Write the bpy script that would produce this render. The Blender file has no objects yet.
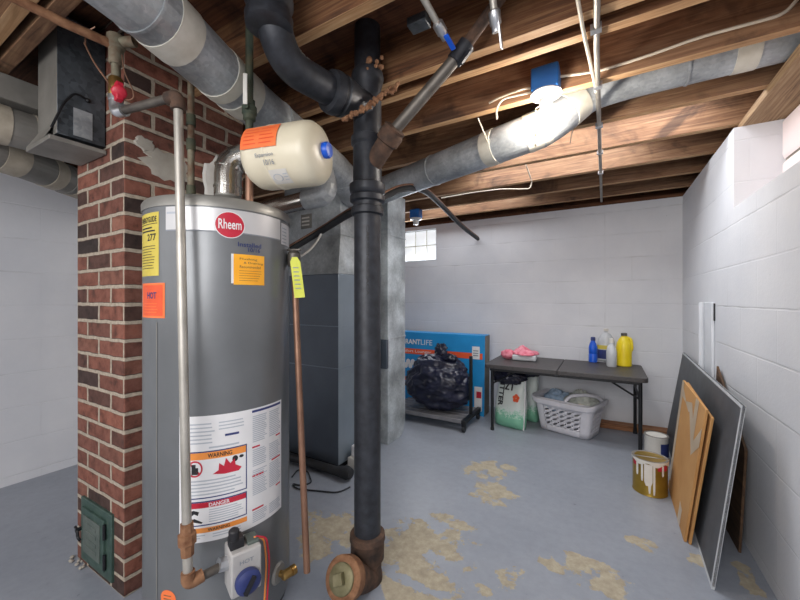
import bpy, bmesh, math, random
from mathutils import Vector, Matrix, noise
random.seed(7)
SC = bpy.context.scene
COL = SC.collection
PI = math.pi
# ------------------------------------------------------------------ camera, world, light, exposure
CAMZ = 1.10
YAW = math.radians(29.9)
cd = bpy.data.cameras.new('camera'); cam = bpy.data.objects.new('camera', cd); COL.objects.link(cam)
cd.sensor_width = 36.0; cd.lens = 16.02; cd.clip_start = 0.02
cam.location = (0, 0, CAMZ); cam.rotation_euler = (PI/2, 0, YAW)
SC.camera = cam
wd = bpy.data.worlds.new('sky'); SC.world = wd; wd.use_nodes = True
bgn = wd.node_tree.nodes['Background']
bgn.inputs[0].default_value = (0.93, 0.96, 1.0, 1); bgn.inputs[1].default_value = 2.2
SC.view_settings.view_transform = 'Standard'; SC.view_settings.look = 'None'
SC.view_settings.gamma = 1.0; SC.view_settings.use_curve_mapping = False
SC.view_settings.exposure = 0.0
def area_light(name, loc, size, power, col, rot=(0, 0, 0)):
    l = bpy.data.lights.new(name, 'AREA'); l.energy = power; l.size = size; l.color = col
    o = bpy.data.objects.new(name, l); COL.objects.link(o); o.location = loc; o.rotation_euler = rot
    return o
area_light('fill_light_rear', (-0.4, -1.2, 1.7), 1.6, 68, (1.0, 0.98, 0.97), (math.radians(62), 0, math.radians(14)))  # added soft fill behind the camera, not a lamp of the room
area_light('fill_light_side', (-2.3, -1.2, 1.6), 1.3, 9, (1.0, 0.98, 0.97), (math.radians(58), 0, math.radians(-4)))  # weaker added fill for the left side, no fitting behind it
for nm, y, x, pw in (('fill_light_bay', 2.59, -.35, 11), ('fill_light_bay', 2.22, -.1, 10), ('fill_light_bay', 3.32, -1.2, 6)):  # added fill hidden up between the joists, no fixtures there
    wl = area_light(nm, (x, y, 2.155), 1.0, pw, (0.95, 0.97, 1.0)); wl.data.shape = 'RECTANGLE'; wl.data.size = 1.1; wl.data.size_y = .2
wl = area_light('daylight_window_back', (-2.05, 3.68, 1.72), 0.4, 9, (0.93, 0.96, 1.0), (math.radians(-75), 0, 0))
wl.data.shape = 'RECTANGLE'; wl.data.size = 0.75; wl.data.size_y = 0.3
BULB_POWER = 340.0
FX = 356.0
cY, sY = math.cos(YAW), math.sin(YAW)
def W(px, py, d):                                    # point at depth d seen in a photograph direction
    r = (px-400)/FX*d
    return Vector((-sY*d + cY*r, cY*d + sY*r, CAMZ + (300-py)/FX*d))
def dY(px, Y): return Y/(cY + sY*(px-400)/FX)
def dX(px, X): return X/(-sY + cY*(px-400)/FX)
def dZ(py, Z): return (Z-CAMZ)*FX/(300-py)

# ------------------------------------------------------------------ materials
def lin(c):
    if isinstance(c, str):
        c = [int(c[i:i+2], 16)/255 for i in (0, 2, 4)]
    return tuple((x/12.92 if x <= 0.04045 else ((x+0.055)/1.055)**2.4) for x in c) + (1.0,)
class NT:
    def __init__(s, name):
        s.m = bpy.data.materials.new(name); s.m.use_nodes = True
        s.t = s.m.node_tree; s.p = s.t.nodes['Principled BSDF']
    def n(s, typ, **kw):
        o = s.t.nodes.new(typ)
        for k, v in kw.items():
            setattr(o, k, v)
        return o
    def l(s, a, b): s.t.links.new(a, b)
    def coords(s, scale=(1, 1, 1), world=True):
        if world:
            g = s.n('ShaderNodeNewGeometry'); src = g.outputs['Position']
        else:
            g = s.n('ShaderNodeTexCoord'); src = g.outputs['Object']
        mp = s.n('ShaderNodeMapping'); mp.inputs['Scale'].default_value = scale
        s.l(src, mp.inputs['Vector']); return mp.outputs['Vector']
    def noise(s, vec, scale, detail=4, rough=0.55, dist=0.0):
        o = s.n('ShaderNodeTexNoise'); o.inputs['Scale'].default_value = scale
        o.inputs['Detail'].default_value = detail; o.inputs['Roughness'].default_value = rough
        o.inputs['Distortion'].default_value = dist
        s.l(vec, o.inputs['Vector']); return o.outputs['Fac']
    def ramp(s, fac, stops, interp='LINEAR'):
        o = s.n('ShaderNodeValToRGB'); r = o.color_ramp; r.interpolation = interp
        while len(r.elements) < len(stops): r.elements.new(0.5)
        for e, (p, c) in zip(r.elements, stops):
            e.position = p; e.color = lin(c) if not isinstance(c, float) else (c, c, c, 1)
        s.l(fac, o.inputs['Fac']); return o.outputs['Color']
    def mix(s, fac, a, b, mode='MIX'):
        o = s.n('ShaderNodeMix', data_type='RGBA', blend_type=mode)
        for sock, val in ((o.inputs[0], fac), (o.inputs[6], a), (o.inputs[7], b)):
            if hasattr(val, 'is_linked'): s.l(val, sock)
            else: sock.default_value = val
        return o.outputs[2]
    def bump(s, h, strength=0.3, dist=0.01, prev=None):
        o = s.n('ShaderNodeBump'); o.inputs['Strength'].default_value = strength; o.inputs['Distance'].default_value = dist
        s.l(h, o.inputs['Height'])
        if prev is not None: s.l(prev, o.inputs['Normal'])
        return o.outputs['Normal']
    def out(s, col=None, rough=0.6, metal=0.0, normal=None):
        if col is not None:
            if hasattr(col, 'is_linked'): s.l(col, s.p.inputs['Base Color'])
            else: s.p.inputs['Base Color'].default_value = col
        if hasattr(rough, 'is_linked'): s.l(rough, s.p.inputs['Roughness'])
        else: s.p.inputs['Roughness'].default_value = rough
        s.p.inputs['Metallic'].default_value = metal
        if normal is not None: s.l(normal, s.p.inputs['Normal'])
        return s.m
def M(name, c1, c2=None, rough=0.5, metal=0.0, scale=14, bump=0.0, stretch=(1, 1, 1)):
    k = NT(name); v = k.coords(stretch)
    f = k.noise(v, scale, 5)
    if c2 is None: c2 = c1
    col = k.ramp(f, [(0.3, c1), (0.7, c2)])
    nrm = k.bump(f, bump, 0.004) if bump else None
    return k.out(col, rough, metal, nrm)
def galvanised(name, c1, c2, rough=0.42, metal=0.3, scale=55):
    k = NT(name); v = k.coords()
    vo = k.n('ShaderNodeTexVoronoi'); vo.inputs['Scale'].default_value = scale; k.l(v, vo.inputs['Vector'])
    sep = k.n('ShaderNodeSeparateColor'); k.l(vo.outputs['Color'], sep.inputs[0])
    f2 = k.noise(v, 5, 4)
    a = k.ramp(sep.outputs[0], [(0.0, c1), (1.0, c2)])
    b = k.ramp(f2, [(0.35, 'b8b8b8'), (0.65, 'ffffff')])
    return k.out(k.mix(1.0, a, b, 'MULTIPLY'), rough, metal)
def wood(name, pale, mid, dark, axis='X', rough=0.75, stain=True, seed=0.0):
    k = NT(name)
    st = {'X': (1.3, 26, 26), 'Y': (26, 1.3, 26), 'Z': (26, 26, 1.3)}[axis]
    v = k.coords(st)
    add = k.n('ShaderNodeVectorMath', operation='ADD'); k.l(v, add.inputs[0]); add.inputs[1].default_value = (seed, seed*1.7, seed*0.3)
    f = k.noise(add.outputs[0], 1.9, 6, 0.62, 1.3)
    base = k.ramp(f, [(0.28, dark), (0.48, mid), (0.72, pale)])
    v2 = k.coords((2.2, 2.2, 2.2))
    s = k.noise(v2, 1.5, 6, 0.6, 0.6)
    sr = k.ramp(s, [(0.36, '5a3a28'), (0.47, 'e8d8c8'), (0.75, 'ffffff')])
    col = k.mix(0.75 if stain else 0.2, base, sr, 'MULTIPLY')
    return k.out(col, rough, 0, k.bump(f, 0.25, 0.003))
def blockwork(name, c1, c2, bw, bh, mort=0.006, z0=0.0, brick=False, x0=0.0):
    """courses laid in the wall's own plane: across = x or y by the face's direction, up = z"""
    k = NT(name)
    g = k.n('ShaderNodeNewGeometry')
    sp = k.n('ShaderNodeSeparateXYZ'); k.l(g.outputs['Position'], sp.inputs[0])
    sn = k.n('ShaderNodeSeparateXYZ'); k.l(g.outputs['True Normal'], sn.inputs[0])
    ab = k.n('ShaderNodeMath', operation='ABSOLUTE'); k.l(sn.outputs[0], ab.inputs[0])
    gt = k.n('ShaderNodeMath', operation='GREATER_THAN'); k.l(ab.outputs[0], gt.inputs[0]); gt.inputs[1].default_value = 0.5
    ux = k.n('ShaderNodeMath', operation='SUBTRACT'); k.l(sp.outputs[0], ux.inputs[0]); ux.inputs[1].default_value = x0
    mx = k.n('ShaderNodeMix', data_type='FLOAT'); k.l(gt.outputs[0], mx.inputs[0]); k.l(ux.outputs[0], mx.inputs[2]); k.l(sp.outputs[1], mx.inputs[3])
    sz = k.n('ShaderNodeMath', operation='SUBTRACT'); k.l(sp.outputs[2], sz.inputs[0]); sz.inputs[1].default_value = z0
    cv = k.n('ShaderNodeCombineXYZ'); k.l(mx.outputs[0], cv.inputs[0]); k.l(sz.outputs[0], cv.inputs[1])
    pos = k.coords()
    wob = k.noise(pos, 9 if brick else 5, 3)
    wn = k.n('ShaderNodeTexNoise'); wn.inputs['Scale'].default_value = 16 if brick else 7; wn.inputs['Detail'].default_value = 3
    k.l(pos, wn.inputs['Vector'])
    ws = k.n('ShaderNodeVectorMath', operation='SUBTRACT'); k.l(wn.outputs['Color'], ws.inputs[0]); ws.inputs[1].default_value = (0.5, 0.5, 0.5)
    wm = k.n('ShaderNodeVectorMath', operation='SCALE'); k.l(ws.outputs[0], wm.inputs[0]); wm.inputs['Scale'].default_value = 0.009 if brick else 0.006
    wa = k.n('ShaderNodeVectorMath', operation='ADD'); k.l(cv.outputs[0], wa.inputs[0]); k.l(wm.outputs[0], wa.inputs[1])
    b = k.n('ShaderNodeTexBrick'); b.inputs['Scale'].default_value = 1.0
    b.inputs['Brick Width'].default_value = bw; b.inputs['Row Height'].default_value = bh
    b.inputs['Mortar Size'].default_value = mort; b.inputs['Mortar Smooth'].default_value = 0.35
    b.inputs['Color1'].default_value = (0, 0, 0, 1); b.inputs['Color2'].default_value = (1, 1, 1, 1)
    b.inputs['Mortar'].default_value = (0.5, 0.5, 0.5, 1)
    k.l(wa.outputs[0], b.inputs['Vector'])
    fine = k.noise(pos, 60, 5, 0.65)
    big = k.noise(pos, 2.2, 5, 0.6)
    inv = k.n('ShaderNodeMath', operation='SUBTRACT'); inv.inputs[0].default_value = 1.0; k.l(b.outputs['Fac'], inv.inputs[1])
    if brick:
        bc = k.ramp(b.outputs['Color'], [(0.0, '352c2a'), (0.12, '543c35'), (0.3, '7c5044'), (0.6, '8e5a4a'), (0.85, '6e473d'), (1.0, '996a58')])
        sm = k.noise(pos, 22, 6, 0.65)
        bc = k.mix(0.7, bc, k.ramp(sm, [(0.32, '4a3c38'), (0.47, 'd8c8c0'), (0.6, 'ffffff'), (0.72, 'ffe4d4')]), 'MULTIPLY')
        mc = k.ramp(fine, [(0.3, c1), (0.7, c2)])
        col = k.mix(b.outputs['Fac'], bc, mc)
        n1 = k.bump(inv.outputs[0], 0.9, 0.008)
        nrm = k.bump(fine, 0.35, 0.004, n1)
        return k.out(col, 0.88, 0, nrm)
    base = k.ramp(big, [(0.3, c1), (0.7, c2)])
    spk = k.noise(pos, 34, 4, 0.7)
    base = k.mix(1.0, base, k.ramp(spk, [(0.2, '8a8680'), (0.275, 'ffffff')]), 'MULTIPLY')
    ln = k.noise(pos, 3.0, 3)
    crack = k.n('ShaderNodeMath', operation='MULTIPLY'); k.l(b.outputs['Fac'], crack.inputs[0])
    lr = k.ramp(ln, [(0.5, 0.0), (0.72, 0.5)]); k.l(lr, crack.inputs[1])
    b2 = k.n('ShaderNodeTexBrick'); b2.inputs['Scale'].default_value = 1.0      # the bed joints alone
    b2.inputs['Brick Width'].default_value = 90.0; b2.inputs['Row Height'].default_value = bh; b2.offset = 0
    b2.inputs['Mortar Size'].default_value = mort; b2.inputs['Mortar Smooth'].default_value = 0.5
    k.l(wa.outputs[0], b2.inputs['Vector'])
    hh = k.n('ShaderNodeMath', operation='MULTIPLY'); k.l(b.outputs['Fac'], hh.inputs[0]); hh.inputs[1].default_value = 0.3
    hm = k.n('ShaderNodeMath', operation='MAXIMUM'); k.l(hh.outputs[0], hm.inputs[0]); k.l(b2.outputs['Fac'], hm.inputs[1])
    k.l(hm.outputs[0], crack.inputs[0]); k.l(hm.outputs[0], inv.inputs[1])
    col = k.mix(crack.outputs[0], base, lin('8f8d8b'))
    n1 = k.bump(inv.outputs[0], 0.42, 0.005)
    nrm = k.bump(fine, 0.2, 0.004, n1)
    return k.out(col, 0.62, 0, nrm)
def emit(name, col, s):
    k = NT(name); k.p.inputs['Base Color'].default_value = lin(col)
    k.p.inputs['Emission Color'].default_value = lin(col); k.p.inputs['Emission Strength'].default_value = s
    return k.m
def painted_floor(spots):
    k = NT('painted_concrete'); pos = k.coords()
    big = k.noise(pos, 1.3, 5, 0.6)
    paint = k.ramp(big, [(0.3, '898f9a'), (0.7, '9a9fa9')])
    dirt = k.noise(pos, 26, 6, 0.7)
    paint = k.mix(1.0, paint, k.ramp(dirt, [(0.24, '7d7a76'), (0.33, 'f4f4f4'), (0.6, 'ffffff')]), 'MULTIPLY')
    edge = k.noise(pos, 11, 7, 0.68)
    total = None
    sp = k.n('ShaderNodeSeparateXYZ'); k.l(pos, sp.inputs[0])
    for (x, y, rx, ry) in spots:
        cx = k.n('ShaderNodeMath', operation='SUBTRACT'); k.l(sp.outputs[0], cx.inputs[0]); cx.inputs[1].default_value = x
        cy = k.n('ShaderNodeMath', operation='SUBTRACT'); k.l(sp.outputs[1], cy.inputs[0]); cy.inputs[1].default_value = y
        dx = k.n('ShaderNodeMath', operation='DIVIDE'); k.l(cx.outputs[0], dx.inputs[0]); dx.inputs[1].default_value = rx
        dy = k.n('ShaderNodeMath', operation='DIVIDE'); k.l(cy.outputs[0], dy.inputs[0]); dy.inputs[1].default_value = ry
        cv = k.n('ShaderNodeCombineXYZ'); k.l(dx.outputs[0], cv.inputs[0]); k.l(dy.outputs[0], cv.inputs[1])
        ln = k.n('ShaderNodeVectorMath', operation='LENGTH'); k.l(cv.outputs[0], ln.inputs[0])
        iv = k.n('ShaderNodeMath', operation='SUBTRACT'); iv.inputs[0].default_value = 1.0; k.l(ln.outputs['Value'], iv.inputs[1])
        if total is None: total = iv.outputs[0]
        else:
            mm = k.n('ShaderNodeMath', operation='MAXIMUM'); k.l(total, mm.inputs[0]); k.l(iv.outputs[0], mm.inputs[1]); total = mm.outputs[0]
    es = k.n('ShaderNodeMath', operation='MULTIPLY_ADD'); k.l(edge, es.inputs[0]); es.inputs[1].default_value = 3.4; es.inputs[2].default_value = -1.75
    cl = k.n('ShaderNodeMath', operation='MINIMUM'); k.l(total, cl.inputs[0]); cl.inputs[1].default_value = 0.55
    sm = k.n('ShaderNodeMath', operation='ADD'); k.l(cl.outputs[0], sm.inputs[0]); k.l(es.outputs[0], sm.inputs[1])
    mask = k.ramp(sm.outputs[0], [(0.16, 0.0), (0.24, 1.0)])
    conc = k.ramp(dirt, [(0.25, '8f8676'), (0.5, 'a79d89'), (0.75, 'bdb4a0')])
    col = k.mix(mask, paint, conc)
    inv = k.n('ShaderNodeMath', operation='SUBTRACT'); inv.inputs[0].default_value = 1.0; k.l(mask, inv.inputs[1])
    n1 = k.bump(inv.outputs[0], 0.4, 0.002)
    n2 = k.bump(k.noise(pos, 7, 4), 0.12, 0.01, n1)
    rg = k.ramp(mask, [(0.0, 0.36), (1.0, 0.85)])
    return k.out(col, rg, 0, n2)

MAT = {}
MAT['block'] = blockwork('painted_block', 'd0d2d8', 'dddee2', 0.406, 0.2032, 0.0045, 0.05)
MAT['brick'] = blockwork('red_brick', '988b7c', 'bbae9d', 0.2075, 0.0677, 0.0088, 0.0, True, -1.95)
MAT['mortar'] = M('mortar_patch', '9a948a', 'b6b0a6', 0.9, 0, 12, 0.4)
MAT['plaster'] = M('white_plaster', 'c9c7c2', 'e2e0dc', 0.9, 0, 10, 0.3)
MAT['joist'] = wood('joist_wood', 'a2876a', '82634b', '523b2d', 'X')
MAT['joist_b'] = wood('joist_wood_orange', 'a98b6e', '8c6a50', '5a4233', 'X', seed=4.0)
MAT['joist_edge'] = wood('joist_bottom_edge', 'cfb08a', 'b58d64', '8d6a49', 'X', seed=7.0, stain=False)
MAT['joist_pale'] = wood('pale_joist_wood', 'a5835f', '7d573c', '4c3527', 'X', seed=9.0)
MAT['subfloor'] = wood('subfloor_wood', '8a5f42', '6a4530', '3e281c', 'X', 0.85, True, 2.0)
MAT['sill'] = wood('sill_wood', 'b39a78', '95795a', '66503a', 'Y', 0.8, False)
MAT['plank'] = wood('plank_wood', 'b98c66', '9c6d4c', '6d452e', 'X', 0.8, False, 5.0)
MAT['plyboard'] = wood('brown_panel', '6b5039', '513b29', '33251b', 'Y', 0.8, False, 3.0)
MAT['galv'] = galvanised('galvanised_duct', 'b4babf', 'c8cdd1', scale=95)
MAT['galv_blue'] = galvanised('galvanised_plenum', 'c2cace', 'd4dadd', 0.42, 0.25, 80)
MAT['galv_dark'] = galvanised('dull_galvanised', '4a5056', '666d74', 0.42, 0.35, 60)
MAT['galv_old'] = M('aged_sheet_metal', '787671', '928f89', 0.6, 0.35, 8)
MAT['tape'] = M('duct_tape', 'c6c2b4', 'dad7cc', 0.6, 0.1, 20)
MAT['tape_old'] = M('aged_tape', '9e9586', 'b6ad9d', 0.8, 0, 20)
MAT['chrome'] = M('shiny_flue', 'b5b3ae', 'd5d3ce', 0.2, 0.95, 9)
MAT['iron'] = M('black_iron', '2a2c31', '3d4047', 0.45, 0.3, 30, 0.2)
MAT['iron_rust'] = M('rusty_iron', '382f2b', '6a5040', 0.85, 0.2, 28, 0.5)
MAT['rust'] = M('rust', '6b452f', '9a7355', 0.9, 0.1, 34, 0.6)
MAT['plug'] = M('brass_plug', '6f6a4c', '8a8468', 0.6, 0.5, 30, 0.2)
MAT['steel'] = M('grey_steel_pipe', '8d8983', 'aaa59e', 0.5, 0.6, 18, 0.15)
MAT['steel_dark'] = M('dark_steel_pipe', '57524d', '78726b', 0.5, 0.55, 14, 0.2, (1, 1, 1))
MAT['galvpipe'] = M('pale_pipe', 'a7a39b', 'c2beb6', 0.45, 0.55, 12, 0.1)
MAT['copper'] = M('copper', '7d5d4d', '98745f', 0.45, 0.5, 14)
MAT['copper_green'] = M('patina_copper', '3c4a42', '5d5b48', 0.7, 0.4, 22, 0.2)
MAT['copper_old'] = M('corroded_copper', '6b4c39', '8c8a78', 0.7, 0.4, 26, 0.2)
MAT['brass'] = M('brass', '9c7a44', 'b8985e', 0.35, 0.85, 20)
MAT['nickel'] = M('nickel', 'b9bcc0', 'd6d8dc', 0.28, 0.85, 20)
MAT['heater'] = M('heater_jacket', '6f7275', '7a7d80', 0.33, 0.35, 5)
MAT['heater_cap'] = M('heater_cap', '8a8984', '9d9b96', 0.4, 0.4, 9)
MAT['silver'] = M('silver_band', 'c0c0c2', 'd0d0d2', 0.35, 0.3, 4)
MAT['white'] = M('white_label', 'dcdcde', 'e6e6e8', 0.5)
MAT['offwhite'] = M('offwhite', 'd0cdc6', 'dcd9d2', 0.6)
MAT['control_grey'] = M('control_grey', 'a9a7a6', 'bab8b6', 0.5)
MAT['black'] = M('black_ink', '1c1c20', '26262a', 0.5)
MAT['grey_ink'] = M('grey_ink', '7d828a', '8d929a', 0.6)
MAT['pale_ink'] = M('pale_print', 'a9b0ba', 'b6bcc6', 0.6)
MAT['red'] = M('red_print', 'b81f35', 'c42a40', 0.4)
MAT['warn'] = M('orange_print', 'e58a3a', 'ec9648', 0.5)
MAT['orange'] = M('orange_paper', 'f0713a', 'f58048', 0.6)
MAT['note'] = M('amber_paper', 'f6a81e', 'ffbb3a', 0.6)
MAT['yellow'] = M('yellow_label', 'c9b548', 'd6c45a', 0.5)
MAT['lime'] = M('lime_tag', 'c6cc34', 'd6da46', 0.5)
MAT['navy'] = M('navy_ink', '2a3468', '34407a', 0.5)
MAT['cream'] = M('cream_tank', 'd9d0b8', 'e2dac4', 0.35, 0, 6)
MAT['blue'] = M('blue_plastic', '1554c8', '1c60d8', 0.35)
MAT['bluebox'] = M('blue_fixture', '1f66b4', '2a74c2', 0.45)
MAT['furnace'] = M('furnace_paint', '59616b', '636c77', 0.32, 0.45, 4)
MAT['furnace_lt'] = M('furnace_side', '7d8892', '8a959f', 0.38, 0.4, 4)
MAT['rubber'] = M('black_rubber', '1e2023', '2b2d31', 0.6, 0, 20)
MAT['wire'] = M('pale_cable', 'c2b8a6', 'd6cdbd', 0.6)
MAT['porcelain'] = M('white_porcelain', 'e6e6e4', 'f0f0ee', 0.3)
MAT['table'] = M('dark_plastic', '3c393a', '4a4747', 0.5, 0, 60, 0.15)
MAT['blacksteel'] = M('black_metal', '15161a', '1e2024', 0.45, 0.2)
MAT['deck'] = M('grey_deck', '77767a', '8a898c', 0.5, 0.3, 10)
MAT['bag'] = M('black_plastic', '131524', '20233a', 0.28, 0, 10)
MAT['carton'] = M('blue_carton', '1585c6', '1d93d4', 0.5, 0, 6)
MAT['carton_or'] = M('orange_band', 'e0532b', 'e85f36', 0.5)
MAT['carton_edge'] = M('carton_edge', '6d6a64', '87827a', 0.7)
MAT['cardboard'] = M('cardboard', 'b5834c', 'c4945c', 0.8, 0, 5, 0.1)
MAT['clear_tape'] = M('packing_tape', 'bda98f', 'cdbba4', 0.3, 0, 8)
MAT['board'] = M('charcoal_board', '43464b', '50545a', 0.5, 0, 14, 0.1)
MAT['board_edge'] = M('pale_board_edge', 'b9bcc0', 'cbced2', 0.5)
MAT['gold'] = M('gold_can', '8f742c', 'b0923e', 0.35, 0.6, 9)
MAT['can_white'] = M('paint_white', 'dcd8d0', 'e8e5de', 0.45)
MAT['basket'] = M('white_plastic', 'd2d2da', 'dedee6', 0.4)
MAT['pink'] = M('pink_cloth', 'cc4a66', 'f0a4b2', 0.75, 0, 22, 0.3)
MAT['denim'] = M('pale_blue_cloth', '94aecb', 'b5c8dc', 0.85, 0, 40, 0.3)
MAT['cloth'] = M('grey_white_cloth', 'b3b8b0', 'd6d8d0', 0.85, 0, 35, 0.3)
MAT['litter'] = M('white_sack', 'c9d6d0', 'dbe3df', 0.45, 0, 16)
MAT['clear'] = M('clear_plastic', 'b8bcc0', 'cdd0d4', 0.25)
MAT['jug'] = M('yellow_plastic', 'e3c81a', 'ecd52a', 0.35)
MAT['green_door'] = M('green_iron', '3a504a', '4c6259', 0.5, 0.3, 24, 0.3)
MAT['green_relief'] = M('worn_green_iron', '5a6560', '6d7670', 0.55, 0.3, 24, 0.3)
MAT['whitepaint'] = M('white_painted_wood', 'cfd2d8', 'dcdfe4', 0.5, 0, 8)
MAT['bulb'] = emit('lit_bulb', 'fff4e6', BULB_POWER)
MAT['daylight_block'] = emit('glass_block', 'eef2f5', 0.7)
MAT['daylight_pink'] = emit('warm_glass_block', 'd8c8c6', 0.4)
MAT['clay'] = M('dark_soot', '2a2422', '3a322e', 0.9)

def sack_print():
    k = NT('green_speckled_sack'); pos = k.coords()
    sp = k.n('ShaderNodeSeparateXYZ'); k.l(pos, sp.inputs[0])
    ns = k.noise(pos, 55, 5, 0.7)
    h = k.n('ShaderNodeMath', operation='MULTIPLY_ADD'); k.l(sp.outputs[2], h.inputs[0]); h.inputs[1].default_value = -3.2; h.inputs[2].default_value = 0.84
    a = k.n('ShaderNodeMath', operation='ADD'); k.l(h.outputs[0], a.inputs[0]); k.l(ns, a.inputs[1])
    col = k.ramp(a.outputs[0], [(0.80, 'd3dcd8'), (0.95, 'aed2c0'), (1.15, '7dbb9d')])
    return k.out(col, 0.42, 0, k.bump(ns, 0.2, 0.004))
MAT['sack'] = sack_print()

# ------------------------------------------------------------------ mesh builder
TXT = {}
def text_geo(s, bold=0.0):
    key = (s, bold)
    if key not in TXT:
        cu = bpy.data.curves.new('lettering', 'FONT'); cu.body = s; cu.size = 1; cu.offset = bold; cu.resolution_u = 3
        ob = bpy.data.objects.new('lettering', cu); COL.objects.link(ob)
        dg = bpy.context.evaluated_depsgraph_get(); dg.update()
        me = bpy.data.meshes.new_from_object(ob.evaluated_get(dg))
        vs = [tuple(v.co[:2]) for v in me.vertices]; fs = [tuple(p.vertices) for p in me.polygons]
        bpy.data.objects.remove(ob); bpy.data.curves.remove(cu); bpy.data.meshes.remove(me)
        x0 = min(v[0] for v in vs); x1 = max(v[0] for v in vs); y0 = min(v[1] for v in vs); y1 = max(v[1] for v in vs)
        TXT[key] = ([((a-x0)/(x1-x0), (b-y0)/(y1-y0)) for a, b in vs], fs)
    return TXT[key]
def frame_of(d):
    d = d.normalized()
    a = Vector((0, 0, 1)) if abs(d.z) < 0.9 else Vector((1, 0, 0))
    u = d.cross(a).normalized(); return u, d.cross(u).normalized()
def fillet(pts, rad, n=6):
    pts = [Vector(p) for p in pts]; out = [pts[0]]
    for i in range(1, len(pts)-1):
        a, b, c = pts[i-1], pts[i], pts[i+1]
        d1 = (a-b); d2 = (c-b); r = min(rad, d1.length*0.49, d2.length*0.49)
        p, q = b + d1.normalized()*r, b + d2.normalized()*r
        for j in range(n+1):
            t = j/n; out.append(p*(1-t)**2 + b*2*t*(1-t) + q*t*t)
    out.append(pts[-1]); return out
class MB:
    def __init__(s): s.v = []; s.f = []; s.m = []; s.mi = 0
    def add(s, vs, fs):
        o = len(s.v); s.v += [Vector(v) for v in vs]
        for f in fs: s.f.append([i+o for i in f]); s.m.append(s.mi)
        return s
    def hexa(s, c):
        return s.add(c, [(0, 3, 2, 1), (4, 5, 6, 7), (0, 1, 5, 4), (1, 2, 6, 5), (2, 3, 7, 6), (3, 0, 4, 7)])
    def box(s, x0, x1, y0, y1, z0, z1):
        return s.hexa([(x0, y0, z0), (x1, y0, z0), (x1, y1, z0), (x0, y1, z0), (x0, y0, z1), (x1, y0, z1), (x1, y1, z1), (x0, y1, z1)])
    def obox(s, c, u, v, w, a, b, h):
        c = Vector(c); u = Vector(u).normalized()*a/2; v = Vector(v).normalized()*b/2; w = Vector(w).normalized()*h/2
        return s.hexa([c-u-v-w, c+u-v-w, c+u+v-w, c-u+v-w, c-u-v+w, c+u-v+w, c+u+v+w, c-u+v+w])
    def tube(s, pts, r, n=14, caps=True):
        pts = [Vector(p) for p in pts]; k = len(pts)
        rs = r if isinstance(r, (list, tuple)) else [r]*k
        vs = []; u = None
        for i, p in enumerate(pts):
            t = (pts[min(i+1, k-1)] - pts[max(i-1, 0)]).normalized()
            if u is None: u, _ = frame_of(t)
            u = (u - t*u.dot(t)).normalized(); w = t.cross(u)
            for j in range(n):
                a = 2*PI*j/n; vs.append(p + (u*math.cos(a) + w*math.sin(a))*rs[i])
        fs = [(i*n+j, i*n+(j+1) % n, (i+1)*n+(j+1) % n, (i+1)*n+j) for i in range(k-1) for j in range(n)]
        if caps: fs += [tuple(reversed(range(n))), tuple((k-1)*n+j for j in range(n))]
        return s.add(vs, fs)
    def cyl(s, p0, p1, r0, r1=None, n=20, caps=True):
        return s.tube([p0, p1], [r0, r0 if r1 is None else r1], n, caps)
    def lathe(s, prof, o, d=(0, 0, 1), n=28, caps=True):
        o = Vector(o); d = Vector(d).normalized(); u, w = frame_of(d); vs = []
        for r, h in prof:
            for j in range(n):
                a = 2*PI*j/n; vs.append(o + d*h + (u*math.cos(a) + w*math.sin(a))*max(r, 1e-4))
        k = len(prof)
        fs = [(i*n+j, i*n+(j+1) % n, (i+1)*n+(j+1) % n, (i+1)*n+j) for i in range(k-1) for j in range(n)]
        if caps: fs += [tuple(reversed(range(n))), tuple((k-1)*n+j for j in range(n))]
        return s.add(vs, fs)
    def patch(s, fn, nu=12, nv=1):
        vs = [fn(i/nu, j/nv) for j in range(nv+1) for i in range(nu+1)]
        fs = [(j*(nu+1)+i, j*(nu+1)+i+1, (j+1)*(nu+1)+i+1, (j+1)*(nu+1)+i) for j in range(nv) for i in range(nu)]
        return s.add(vs, fs)
    def disc(s, fn, n=32):
        vs = []; h = n//2                              # upright strips, so that it follows a curved surface
        for i in range(h+1):
            a = PI*i/h; x = 0.5-0.5*math.cos(a); y = 0.5*math.sin(a)
            vs += [fn(x, 0.5-y), fn(x, 0.5+y)]
        return s.add(vs, [(2*i, 2*i+2, 2*i+3, 2*i+1) for i in range(h)])
    def poly(s, fn, pts): return s.add([fn(*p) for p in pts], [tuple(range(len(pts)))])
    def text(s, t, fn, bold=0.0):
        vs, fs = text_geo(t, bold); return s.add([fn(a, b) for a, b in vs], fs)
    def ball(s, c, r, nu=16, nv=10, sc=(1, 1, 1), fn=None):
        c = Vector(c); vs = []
        for j in range(nv+1):
            th = PI*j/nv
            for i in range(nu):
                ph = 2*PI*i/nu; d = Vector((math.sin(th)*math.cos(ph), math.sin(th)*math.sin(ph), math.cos(th)))
                k = fn(d) if fn else 1.0
                vs.append(c + Vector((d.x*sc[0], d.y*sc[1], d.z*sc[2]))*r*k)
        fs = [(j*nu+i, (j+1)*nu+i, (j+1)*nu+(i+1) % nu, j*nu+(i+1) % nu) for j in range(nv) for i in range(nu)]
        return s.add(vs, fs)
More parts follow.
